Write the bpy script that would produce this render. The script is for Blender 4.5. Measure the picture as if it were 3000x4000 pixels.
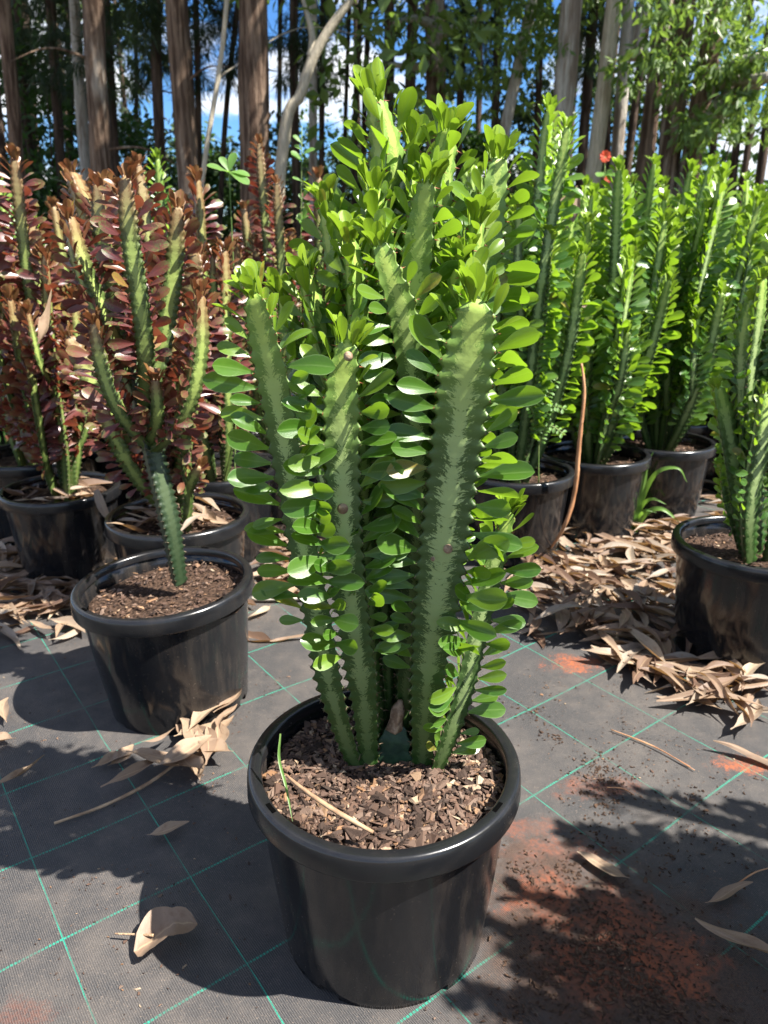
import bpy, math, random
import numpy as np
from mathutils import Vector, Matrix, noise as mnoise

random.seed(7); RNG = np.random.default_rng(7)
for o in list(bpy.data.objects): bpy.data.objects.remove(o)
scene = bpy.context.scene
COL = scene.collection
R_ = math.radians

# ------------------------------------------------------------------ camera
CAM_H, PITCH, FPX = 0.84, R_(19.4), 2930.0
cd = bpy.data.cameras.new('camera'); cam = bpy.data.objects.new('camera', cd); COL.objects.link(cam)
cam.location = (0, 0, CAM_H); cam.rotation_euler = (R_(90) - PITCH, 0, 0)
cd.sensor_fit = 'VERTICAL'; cd.sensor_height = 36.0; cd.lens = 36.0 * FPX / 4000.0
cd.clip_start = 0.02; cd.clip_end = 2000
cd.dof.use_dof = True; cd.dof.focus_distance = 0.84; cd.dof.aperture_fstop = 9.0
scene.camera = cam
scene.render.resolution_x = 768; scene.render.resolution_y = 1024

# ------------------------------------------------------------------ sky, sun, exposure
SUN_EL = R_(54); SUN_AZ = Vector((0.95, -0.31, 0)).normalized()
SUN_DIR = Vector((SUN_AZ.x * math.cos(SUN_EL), SUN_AZ.y * math.cos(SUN_EL), math.sin(SUN_EL)))
w = bpy.data.worlds.new('World'); scene.world = w; w.use_nodes = True
nt = w.node_tree; nt.nodes.clear()
def wn(t, **k):
    n = nt.nodes.new(t)
    for a, b in k.items(): setattr(n, a, b)
    return n
sky = wn('ShaderNodeTexSky', sky_type='NISHITA', sun_disc=False, sun_elevation=SUN_EL,
         sun_rotation=math.atan2(SUN_AZ.x, SUN_AZ.y), altitude=600, air_density=1.0, dust_density=0.15, ozone_density=2.5)
hs = wn('ShaderNodeHueSaturation'); hs.inputs['Saturation'].default_value = 1.2; hs.inputs['Value'].default_value = 1.0
gm = wn('ShaderNodeMix', data_type='RGBA', blend_type='MULTIPLY'); gm.inputs[0].default_value = 1.0
gm.inputs[7].default_value = (0.58, 0.76, 0.96, 1)
tc = wn('ShaderNodeTexCoord'); mp = wn('ShaderNodeMapping'); mp.inputs['Scale'].default_value = (3.0, 3.0, 7.0); mp.inputs['Location'].default_value = (1.3, 0.4, 0.2)
cn = wn('ShaderNodeTexNoise'); cn.inputs['Scale'].default_value = 1.5; cn.inputs['Detail'].default_value = 8; cn.inputs['Roughness'].default_value = 0.58
cr = wn('ShaderNodeMapRange', interpolation_type='SMOOTHSTEP'); cr.inputs['From Min'].default_value = 0.47; cr.inputs['From Max'].default_value = 0.60
mx = wn('ShaderNodeMix', data_type='RGBA'); mx.inputs[7].default_value = (7.6, 7.8, 8.0, 1)
bg = wn('ShaderNodeBackground'); bg.inputs['Strength'].default_value = 0.06
wo = wn('ShaderNodeOutputWorld')
L = nt.links.new
L(sky.outputs[0], hs.inputs['Color']); L(hs.outputs[0], gm.inputs[6]); L(gm.outputs[2], mx.inputs[6])
L(tc.outputs['Generated'], mp.inputs[0]); L(mp.outputs[0], cn.inputs['Vector']); L(cn.outputs['Fac'], cr.inputs[0]); L(cr.outputs[0], mx.inputs[0])
L(mx.outputs[2], bg.inputs['Color']); L(bg.outputs[0], wo.inputs[0])
sd = bpy.data.lights.new('sun', 'SUN'); sd.energy = 5.0; sd.angle = R_(0.53); sd.color = (1.0, 0.95, 0.87)
sun = bpy.data.objects.new('sun', sd); COL.objects.link(sun)
sun.rotation_euler = SUN_DIR.to_track_quat('Z', 'Y').to_euler(); sun.location = (4, -2, 6)
vs = scene.view_settings; vs.view_transform = 'Standard'; vs.look = 'None'; vs.gamma = 1; vs.use_curve_mapping = False
vs.exposure = 1.82
cy = scene.cycles
cy.max_bounces = 5; cy.transparent_max_bounces = 4; cy.transmission_bounces = 3; cy.diffuse_bounces = 3; cy.glossy_bounces = 2
cy.use_fast_gi = False

# ------------------------------------------------------------------ helpers: pixels to points, objects, meshes
CP, SP = math.cos(PITCH), math.sin(PITCH); SC = 3000 / 1659.0
def ray(px, py):
    x = (px * SC - 1500) / FPX; y = (py * SC - 2000) / FPX
    return Vector((x, CP - y * SP, -SP - y * CP))
def at(px, py, Y):
    d = ray(px, py); return Vector((0, 0, CAM_H)) + d * (Y / d.y)
def gnd(px, py, z=0.0):
    d = ray(px, py); return Vector((0, 0, CAM_H)) + d * ((z - CAM_H) / d.z)
def depth(p): return p[1] * CP - (p[2] - CAM_H) * SP
def proj(p):
    z = depth(p); yc = -(p[1] * SP + (p[2] - CAM_H) * CP)
    return (1500 + FPX * p[0] / z) / SC, (2000 + FPX * yc / z) / SC

def obj(name, me, mat=None, parent=None, loc=None):
    o = bpy.data.objects.new(name, me); COL.objects.link(o)
    if mat is not None and me is not None and len(me.materials) == 0:
        for m in (mat if isinstance(mat, (list, tuple)) else [mat]): me.materials.append(m)
    if parent is not None: o.parent = parent
    if loc is not None: o.location = loc
    return o
def tag(o, label=None, cat=None, group=None, kind=None):
    if label: o['label'] = label
    if cat: o['category'] = cat
    if group: o['group'] = group
    if kind: o['kind'] = kind
    return o
def thing(name, label, cat, loc=(0, 0, 0), group=None):
    o = bpy.data.objects.new(name, None); COL.objects.link(o); o.location = loc; o.empty_display_size = 0.05
    return tag(o, label, cat, group)

def mesh_np(name, V, F, smooth=True, attrs=None, midx=None):
    """V (n,3), F (m,4) or (m,3) index arrays, or a list of such arrays."""
    me = bpy.data.meshes.new(name)
    Fs = F if isinstance(F, list) else [F]
    Fs = [np.asarray(f, np.int32) for f in Fs if len(f)]
    V = np.asarray(V, np.float32)
    me.vertices.add(len(V)); me.vertices.foreach_set('co', V.ravel())
    loops = np.concatenate([f.ravel() for f in Fs]); tot = np.concatenate([np.full(len(f), f.shape[1], np.int32) for f in Fs])
    start = np.concatenate([[0], np.cumsum(tot)[:-1]]).astype(np.int32)
    me.loops.add(len(loops)); me.loops.foreach_set('vertex_index', loops)
    me.polygons.add(len(tot)); me.polygons.foreach_set('loop_start', start); me.polygons.foreach_set('loop_total', tot)
    me.polygons.foreach_set('use_smooth', np.full(len(tot), smooth, bool))
    if midx is not None: me.polygons.foreach_set('material_index', np.asarray(midx, np.int32))
    for k, a in (attrs or {}).items():
        a = np.asarray(a, np.float32)
        if a.ndim == 2:
            at_ = me.attributes.new(k, 'FLOAT_VECTOR', 'POINT'); at_.data.foreach_set('vector', a.ravel())
        else:
            at_ = me.attributes.new(k, 'FLOAT', 'POINT'); at_.data.foreach_set('value', a)
    me.update(calc_edges=True)
    return me
def join_copies(name, tpl, mats, smooth=True, rnd=True, extra=None, tint=None):
    """tpl = (V, F, attrs); mats = list of Matrix -> one mesh holding a copy for each"""
    V, F, A = tpl; n = len(V); k = len(mats)
    M = np.array([[list(r) for r in m] for m in mats], np.float32)
    P = np.einsum('kij,nj->kni', M[:, :3, :3], V) + M[:, None, :3, 3]
    FF = (F[None] + (np.arange(k) * n)[:, None, None]).reshape(-1, F.shape[1])
    at_ = {q: np.tile(v, k) for q, v in A.items()}
    if rnd: at_['rnd'] = np.repeat(RNG.random(k), n)
    if tint is not None: at_['young'] = np.repeat(np.asarray(tint, np.float32), n)
    return mesh_np(name, P.reshape(-1, 3), FF, smooth, at_)
def frame(loc, yaxis, zaxis, s=1.0):
    y = Vector(yaxis).normalized(); z = Vector(zaxis); z = z - y * z.dot(y)
    if z.length < 1e-4: z = y.orthogonal()
    z.normalize(); x = y.cross(z)
    sx, sy, sz = (s, s, s) if not isinstance(s, tuple) else s
    return Matrix(((x.x * sx, y.x * sy, z.x * sz, loc[0]), (x.y * sx, y.y * sy, z.y * sz, loc[1]), (x.z * sx, y.z * sy, z.z * sz, loc[2]), (0, 0, 0, 1)))
def catmull(pts, n=240):
    P = [np.array(p, float) for p in pts]; P = [2 * P[0] - P[1]] + P + [2 * P[-1] - P[-2]]
    out = []
    for i in range(1, len(P) - 2):
        for t in np.linspace(0, 1, max(4, n // (len(P) - 3)), endpoint=False):
            a, b, c, d = P[i - 1:i + 3]
            out.append(0.5 * ((2 * b) + (c - a) * t + (2 * a - 5 * b + 4 * c - d) * t * t + (3 * b - 3 * c + d - a) * t ** 3))
    out.append(P[-2]); return np.array(out)
def resample(C, ds):
    seg = np.linalg.norm(np.diff(C, axis=0), axis=1); s = np.concatenate([[0], np.cumsum(seg)])
    n = max(3, int(round(s[-1] / ds))); q = np.linspace(0, s[-1], n + 1)
    return np.stack([np.interp(q, s, C[:, k]) for k in range(3)], 1), q
def tube(pts, rad, sides=8, ds=None, cap=True, wob=0.0, seed=0):
    C = catmull(pts, 60) if len(pts) > 2 else np.array([pts[0], pts[1]], float)
    C, q = resample(C, ds or max(1e-4, np.linalg.norm(C[-1] - C[0]) / 14))
    n = len(C); T = np.gradient(C, axis=0); T /= np.linalg.norm(T, axis=1)[:, None]
    ref = np.array([0.31, 0.95, 0.05]); V = []
    fr = np.linspace(0, 1, n)
    rr = np.interp(fr, np.linspace(0, 1, len(rad)), rad) if hasattr(rad, '__len__') else np.full(n, rad)
    for i in range(n):
        x = np.cross(ref, T[i]); x /= max(1e-6, np.linalg.norm(x)); y = np.cross(T[i], x)
        for k in range(sides):
            a = 2 * math.pi * k / sides
            r = rr[i]
            if wob: r *= 1 + wob * mnoise.noise(Vector((math.cos(a) * 1.3 + seed * 7.1, math.sin(a) * 1.3, q[i] / max(rr[0], 1e-4) * 0.22 + seed)))
            V.append(C[i] + r * (math.cos(a) * x + math.sin(a) * y))
    F = [(i * sides + k, i * sides + (k + 1) % sides, (i + 1) * sides + (k + 1) % sides, (i + 1) * sides + k) for i in range(n - 1) for k in range(sides)]
    tri = []
    if cap:
        V += [C[0], C[-1]]; a, b = len(V) - 2, len(V) - 1
        tri = [(a, (k + 1) % sides, k) for k in range(sides)] + [(b, (n - 1) * sides + k, (n - 1) * sides + (k + 1) % sides) for k in range(sides)]
    return np.array(V), [np.array(F), np.array(tri, int).reshape(-1, 3)]
def tube_mesh(name, *a, **k):
    V, F = tube(*a, **k); return mesh_np(name, V, F)

# ------------------------------------------------------------------ materials
class Mat:
    def __init__(s, name):
        s.m = bpy.data.materials.new(name); s.m.use_nodes = True; s.t = s.m.node_tree; s.t.nodes.clear()
        s.out = s.n('ShaderNodeOutputMaterial')
    def n(s, t, **k):
        nd = s.t.nodes.new(t)
        for a, b in k.items(): setattr(nd, a, b)
        return nd
    def l(s, a, b): s.t.links.new(a, b)
    def put(s, sock, v):
        if isinstance(v, bpy.types.NodeSocket): s.l(v, sock)
        elif isinstance(v, (tuple, list)) and len(v) == 3 and sock.type == 'RGBA': sock.default_value = (*v, 1)
        else: sock.default_value = v
    def attr(s, name, what='Fac'): return s.n('ShaderNodeAttribute', attribute_name=name).outputs[what]
    def coord(s, k='Object'): return s.n('ShaderNodeTexCoord').outputs[k]
    def rand(s): return s.n('ShaderNodeObjectInfo').outputs['Random']
    def math(s, op, a, b=0.0, c=None, clamp=False):
        nd = s.n('ShaderNodeMath', operation=op, use_clamp=clamp); s.put(nd.inputs[0], a); s.put(nd.inputs[1], b)
        if c is not None: s.put(nd.inputs[2], c)
        return nd.outputs[0]
    def vmath(s, op, a, b):
        nd = s.n('ShaderNodeVectorMath', operation=op); s.put(nd.inputs[0], a); s.put(nd.inputs[1], b); return nd.outputs['Value'] if op in ('DISTANCE', 'LENGTH', 'DOT_PRODUCT') else nd.outputs[0]
    def noise(s, vec, scale, detail=3, rough=0.55, dist=0.0, out='Fac'):
        nd = s.n('ShaderNodeTexNoise'); s.l(vec, nd.inputs['Vector'])
        nd.inputs['Scale'].default_value = scale; nd.inputs['Detail'].default_value = detail; nd.inputs['Roughness'].default_value = rough; nd.inputs['Distortion'].default_value = dist
        return nd.outputs[out]
    def mapping(s, vec, scale=(1, 1, 1), loc=(0, 0, 0), rot=(0, 0, 0)):
        nd = s.n('ShaderNodeMapping'); s.l(vec, nd.inputs[0]); nd.inputs['Scale'].default_value = scale; s.put(nd.inputs['Location'], loc); nd.inputs['Rotation'].default_value = rot
        return nd.outputs[0]
    def step(s, v, a, b, lo=0.0, hi=1.0):
        nd = s.n('ShaderNodeMapRange', interpolation_type='SMOOTHSTEP'); s.put(nd.inputs[0], v)
        for i, q in enumerate((a, b, lo, hi)): s.put(nd.inputs[i + 1], q)
        return nd.outputs[0]
    def mix(s, f, a, b, mode='MIX'):
        nd = s.n('ShaderNodeMix', data_type='RGBA', blend_type=mode); s.put(nd.inputs[0], f); s.put(nd.inputs[6], a); s.put(nd.inputs[7], b); return nd.outputs[2]
    def ramp(s, f, stops):
        nd = s.n('ShaderNodeValToRGB'); s.put(nd.inputs[0], f); e = nd.color_ramp.elements
        while len(e) < len(stops): e.new(0.5)
        for i, (p, c) in enumerate(stops): e[i].position = p; e[i].color = (*c, 1)
        return nd.outputs[0]
    def bump(s, h, strength=0.3, dist=0.01):
        nd = s.n('ShaderNodeBump'); s.put(nd.inputs['Height'], h); nd.inputs['Strength'].default_value = strength; nd.inputs['Distance'].default_value = dist; return nd.outputs[0]
    def bsdf(s, col, rough=0.5, spec=0.5, normal=None, **kw):
        nd = s.n('ShaderNodeBsdfPrincipled'); s.put(nd.inputs['Base Color'], col); s.put(nd.inputs['Roughness'], rough); s.put(nd.inputs['Specular IOR Level'], spec)
        if normal is not None: s.l(normal, nd.inputs['Normal'])
        for k, v in kw.items(): s.put(nd.inputs[k.replace('_', ' ')], v)
        return nd.outputs[0]
    def translucent(s, shader, col, fac):
        t = s.n('ShaderNodeBsdfTranslucent'); s.put(t.inputs['Color'], col)
        mxx = s.n('ShaderNodeMixShader'); s.put(mxx.inputs[0], fac); s.l(shader, mxx.inputs[1]); s.l(t.outputs[0], mxx.inputs[2]); return mxx.outputs[0]
    def done(s, shader): s.l(shader, s.out.inputs['Surface']); return s.m

def leaf_mat(name, dark, mid, young, trans, tfac=0.35, rough=0.32, edge=(0.35, 0.45, 0.18), rib=(0.2, 0.3, 0.08), hue_var=0.85, blotch=None):
    m = Mat(name)
    lu = m.attr('lu'); lv = m.attr('lv'); r = m.math('FRACT', m.math('ADD', m.attr('rnd'), m.rand()))
    yg = m.attr('young')
    base = m.mix(m.math('MULTIPLY', r, hue_var), dark, mid)
    co = m.coord('Object')
    nz = m.noise(co, 90, 2)
    base = m.mix(m.step(nz, 0.42, 0.62, 0, 0.35), base, mid)
    if blotch: base = m.mix(m.step(m.math('ADD', m.noise(co, 25, 2), m.math('MULTIPLY', lv, -0.5)), 0.15, 0.0, 0, 0.9), base, blotch)
    base = m.mix(yg, base, young)
    base = m.mix(m.step(r, 0.988, 0.99, 0, 0.8), base, m.mix(m.step(nz, .4, .6), (0.30, 0.24, 0.04), (0.16, 0.08, 0.03)))
    au = m.math('ABSOLUTE', lu)
    base = m.mix(m.step(au, 0.13, 0.0, 0, 0.75), base, rib)
    base = m.mix(m.step(au, 0.86, 1.0, 0, 0.85), base, edge)
    base = m.mix(m.step(lv, 0.22, 0.0, 0, 0.5), base, rib)
    tr = m.mix(yg, trans, m.mix(0.5, trans, young))
    sh = m.bsdf(base, m.math('ADD', rough, m.math('MULTIPLY', nz, 0.15)), 0.45, m.bump(nz, 0.12, 0.002))
    return m.done(m.translucent(sh, tr, tfac))
M_LEAF = leaf_mat('euphorbia_leaf_green', (0.032, 0.095, 0.011), (0.074, 0.160, 0.019), (0.21, 0.31, 0.022), (0.25, 0.44, 0.02), 0.37, 0.24, edge=(0.17, 0.26, 0.10), rib=(0.12, 0.21, 0.05))
M_LEAFB = leaf_mat('euphorbia_leaf_green_far', (0.030, 0.090, 0.016), (0.066, 0.150, 0.026), (0.23, 0.34, 0.03), (0.28, 0.48, 0.02), 0.36, 0.24, edge=(0.17, 0.26, 0.10), rib=(0.12, 0.21, 0.05))
M_LEAFR = leaf_mat('euphorbia_leaf_red', (0.050, 0.014, 0.019), (0.130, 0.042, 0.034), (0.17, 0.092, 0.032), (0.31, 0.065, 0.032), 0.25, 0.24, edge=(0.16, 0.06, 0.05), rib=(0.20, 0.05, 0.05), blotch=(0.11, 0.15, 0.045))

def stem_mat(name, pale, darkc, youngp, youngd, red=0.0):
    m = Mat(name)
    sepn = m.n('ShaderNodeSeparateXYZ'); m.l(m.attr('pat', 'Vector'), sepn.inputs[0])
    fu, s, fc = sepn.outputs; age = m.attr('age')
    comb = m.n('ShaderNodeCombineXYZ'); m.put(comb.inputs[0], m.math('MULTIPLY', fu, 1.3)); m.put(comb.inputs[1], m.math('MULTIPLY', m.math('SUBTRACT', s, m.math('MULTIPLY', fu, 0.010)), 120)); m.put(comb.inputs[2], m.math('ADD', m.math('MULTIPLY', fc, 7.3), m.math('MULTIPLY', m.rand(), 50)))
    nz = m.noise(comb.outputs[0], 2.0, 6, 0.7, 1.4)
    nz2 = m.noise(comb.outputs[0], 0.35, 2)
    v = m.math('ADD', nz, m.math('MULTIPLY', m.math('SUBTRACT', 0.43, fu), 0.50))
    v = m.math('ADD', v, m.math('MULTIPLY', m.math('SUBTRACT', nz2, 0.5), 0.5))
    f = m.step(v, 0.505, 0.55)
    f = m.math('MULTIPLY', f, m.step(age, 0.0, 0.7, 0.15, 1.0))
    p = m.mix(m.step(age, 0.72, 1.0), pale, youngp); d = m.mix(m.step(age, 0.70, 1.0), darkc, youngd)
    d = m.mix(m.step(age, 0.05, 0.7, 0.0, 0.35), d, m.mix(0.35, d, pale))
    c = m.mix(f, d, p)
    c = m.mix(m.step(fu, 0.93, 1.0, 0, 0.45), c, (0.10, 0.085, 0.05))
    co = m.coord('Object'); fine = m.noise(co, 600, 2)
    return m.done(m.bsdf(c, m.math('ADD', 0.36, m.math('MULTIPLY', fine, 0.2)), 0.4, m.bump(m.math('ADD', m.noise(co, 70, 3), m.math('MULTIPLY', f, 0.25)), 0.25, 0.003), Subsurface_Weight=0.0))
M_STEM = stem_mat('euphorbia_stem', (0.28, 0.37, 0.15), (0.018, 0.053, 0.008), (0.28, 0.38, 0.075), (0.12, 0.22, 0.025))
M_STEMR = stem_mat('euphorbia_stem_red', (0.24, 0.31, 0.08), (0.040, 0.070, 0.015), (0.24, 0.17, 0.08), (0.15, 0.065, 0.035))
M_STEM_SHADED = stem_mat('euphorbia_stem_shaded', (0.060, 0.085, 0.040), (0.012, 0.026, 0.010), (0.07, 0.10, 0.045), (0.018, 0.035, 0.012))  # darker stem copy: shade on the tilted pot's trunk put into the colour
def simple(name, c1, c2, scale=20, rough=0.6, spec=0.3, bump=0.0, rnd=0.0, stretch=(1, 1, 1), detail=4):
    m = Mat(name); co = m.mapping(m.coord('Object'), stretch)
    nz = m.noise(co, scale, detail)
    f = m.step(nz, 0.35, 0.65)
    if rnd:
        r = m.math('FRACT', m.math('ADD', m.attr('rnd'), m.rand())); f = m.math('ADD', m.math('MULTIPLY', f, 1 - rnd), m.math('MULTIPLY', r, rnd))
    return m.done(m.bsdf(m.mix(f, c1, c2), rough, spec, m.bump(nz, bump, 0.01) if bump else None))
M_SPINE = simple('spine', (0.10, 0.05, 0.03), (0.28, 0.22, 0.15), 40)
M_SPINE_RED = simple('spine_red', (0.16, 0.03, 0.02), (0.25, 0.09, 0.04), 40)
M_CORK = simple('corky_scar', (0.17, 0.11, 0.07), (0.34, 0.25, 0.17), 120, 0.8, 0.2, 0.4)
M_STUMP = simple('old_trunk_skin', (0.010, 0.030, 0.016), (0.022, 0.055, 0.026), 60, 0.5, 0.3, 0.2)

def pot_mat(name, dusty, rg=0.085):
    m = Mat(name); co = m.coord('Object')
    st = m.noise(m.mapping(co, (9, 9, 0.9)), 6, 4, 0.6)
    cl = m.noise(co, 9, 3)
    sp = m.noise(co, 260, 2)
    dust = m.math('MULTIPLY', m.step(m.math('ADD', m.math('MULTIPLY', st, 0.6), m.math('MULTIPLY', cl, 0.4)), 0.46, 0.68), dusty)
    dust = m.math('ADD', dust, m.step(sp, 0.66, 0.74, 0, 0.45 * min(1, dusty * 3)), clamp=True)
    c = m.mix(dust, (0.0085, 0.0088, 0.0100), (0.11, 0.085, 0.065))
    wob = m.noise(m.mapping(co, (1, 1, 0.5)), 22, 2)
    return m.done(m.bsdf(c, m.math('ADD', rg, m.math('ADD', m.math('MULTIPLY', dust, 0.5), m.math('MULTIPLY', cl, 0.10))), 0.5, m.bump(m.math('ADD', wob, m.math('MULTIPLY', sp, 0.03)), 0.10, 0.01)))
M_POT = pot_mat('black_pot_plastic', 0.20)
M_RIM = pot_mat('black_pot_rim', 0.05, 0.19)
M_CHIP = None
def chip_mat():
    m = Mat('bark_chip'); r = m.math('FRACT', m.math('ADD', m.attr('rnd'), m.rand())); co = m.coord('Object')
    c = m.ramp(r, [(0.0, (0.022, 0.014, 0.010)), (0.3, (0.050, 0.031, 0.023)), (0.55, (0.100, 0.058, 0.040)), (0.8, (0.150, 0.104, 0.078)), (0.93, (0.20, 0.105, 0.05)), (1.0, (0.34, 0.27, 0.19))])
    nz = m.noise(m.mapping(co, (1, 3, 3)), 160, 3)
    c = m.mix(m.step(nz, 0.45, 0.7, 0, 0.45), c, (0.05, 0.03, 0.022))
    return m.done(m.bsdf(c, 0.75, 0.25, m.bump(nz, 0.5, 0.002)))
M_CHIP = chip_mat()
M_CRUMB = simple('soil_crumb', (0.018, 0.010, 0.007), (0.10, 0.062, 0.042), 300, 0.9, 0.15, 0.3, rnd=.75)
M_SOIL = simple('potting_soil', (0.020, 0.012, 0.008), (0.075, 0.045, 0.030), 160, 0.9, 0.15, 0.8)

def dry_mat(nm='dry_leaf', fixed=None):
    m = Mat(nm); r = fixed if fixed is not None else m.math('FRACT', m.math('ADD', m.attr('rnd'), m.rand())); co = m.coord('Object')
    lu = m.attr('lu'); lv = m.attr('lv')
    c = m.ramp(r, [(0, (0.070, 0.038, 0.026)), (0.2, (0.125, 0.078, 0.053)), (0.45, (0.195, 0.132, 0.090)), (0.7, (0.27, 0.195, 0.133)), (0.9, (0.215, 0.18, 0.145)), (1.0, (0.36, 0.28, 0.195))])
    comb = m.n('ShaderNodeCombineXYZ'); m.put(comb.inputs[0], lu); m.put(comb.inputs[1], m.math('MULTIPLY', lv, 3)); m.put(comb.inputs[2], m.math('MULTIPLY', r, 40))
    nz = m.noise(comb.outputs[0], 2.2, 4); sp = m.noise(comb.outputs[0], 14, 2)
    c = m.mix(m.step(nz, 0.5, 0.72, 0, 0.55), c, (0.14, 0.075, 0.045))
    c = m.mix(m.step(sp, 0.66, 0.72, 0, 0.6), c, (0.09, 0.05, 0.03))
    au = m.math('ABSOLUTE', lu)
    c = m.mix(m.step(au, 0.10, 0.0, 0, 0.4), c, (0.50, 0.37, 0.22))
    vein = m.n('ShaderNodeTexWave'); m.l(comb.outputs[0], vein.inputs['Vector']); vein.inputs['Scale'].default_value = 3.0
    sh = m.bsdf(c, 0.55, 0.35, m.bump(nz, 0.3, 0.003))
    return m.done(m.translucent(sh, (0.45, 0.24, 0.08), 0.16))
M_DRY = dry_mat(); M_DRY_PALE = dry_mat('dry_leaf_pale', 0.70); M_DRY_TAN = dry_mat('dry_leaf_tan', 0.50); M_DRY_BROWN = dry_mat('dry_leaf_brown', 0.52)
M_TWIG = simple('dry_twig', (0.20, 0.12, 0.07), (0.40, 0.28, 0.17), 30, 0.7, 0.25, 0.3, stretch=(1, 1, 1))
M_STRIP = simple('dry_frond', (0.30, 0.14, 0.065), (0.46, 0.25, 0.13), 18, 0.5, 0.35, 0.3)
M_PALESTICK = simple('pale_stick', (0.50, 0.44, 0.36), (0.66, 0.60, 0.50), 18, 0.7, 0.25, 0.3)
M_GRASS = leaf_mat('grass_blade', (0.07, 0.17, 0.025), (0.12, 0.25, 0.04), (0.2, 0.35, 0.06), (0.30, 0.55, 0.06), 0.4, 0.35)
M_WEED = leaf_mat('weed_leaf', (0.06, 0.16, 0.03), (0.11, 0.25, 0.05), (0.2, 0.35, 0.06), (0.28, 0.55, 0.06), 0.42, 0.4)
M_PETAL = leaf_mat('flower_petal', (0.62, 0.06, 0.02), (0.70, 0.10, 0.03), (0.7, 0.2, 0.05), (0.8, 0.12, 0.03), 0.3, 0.5, edge=(0.65, 0.08, 0.03), rib=(0.6, 0.07, 0.02))

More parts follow.
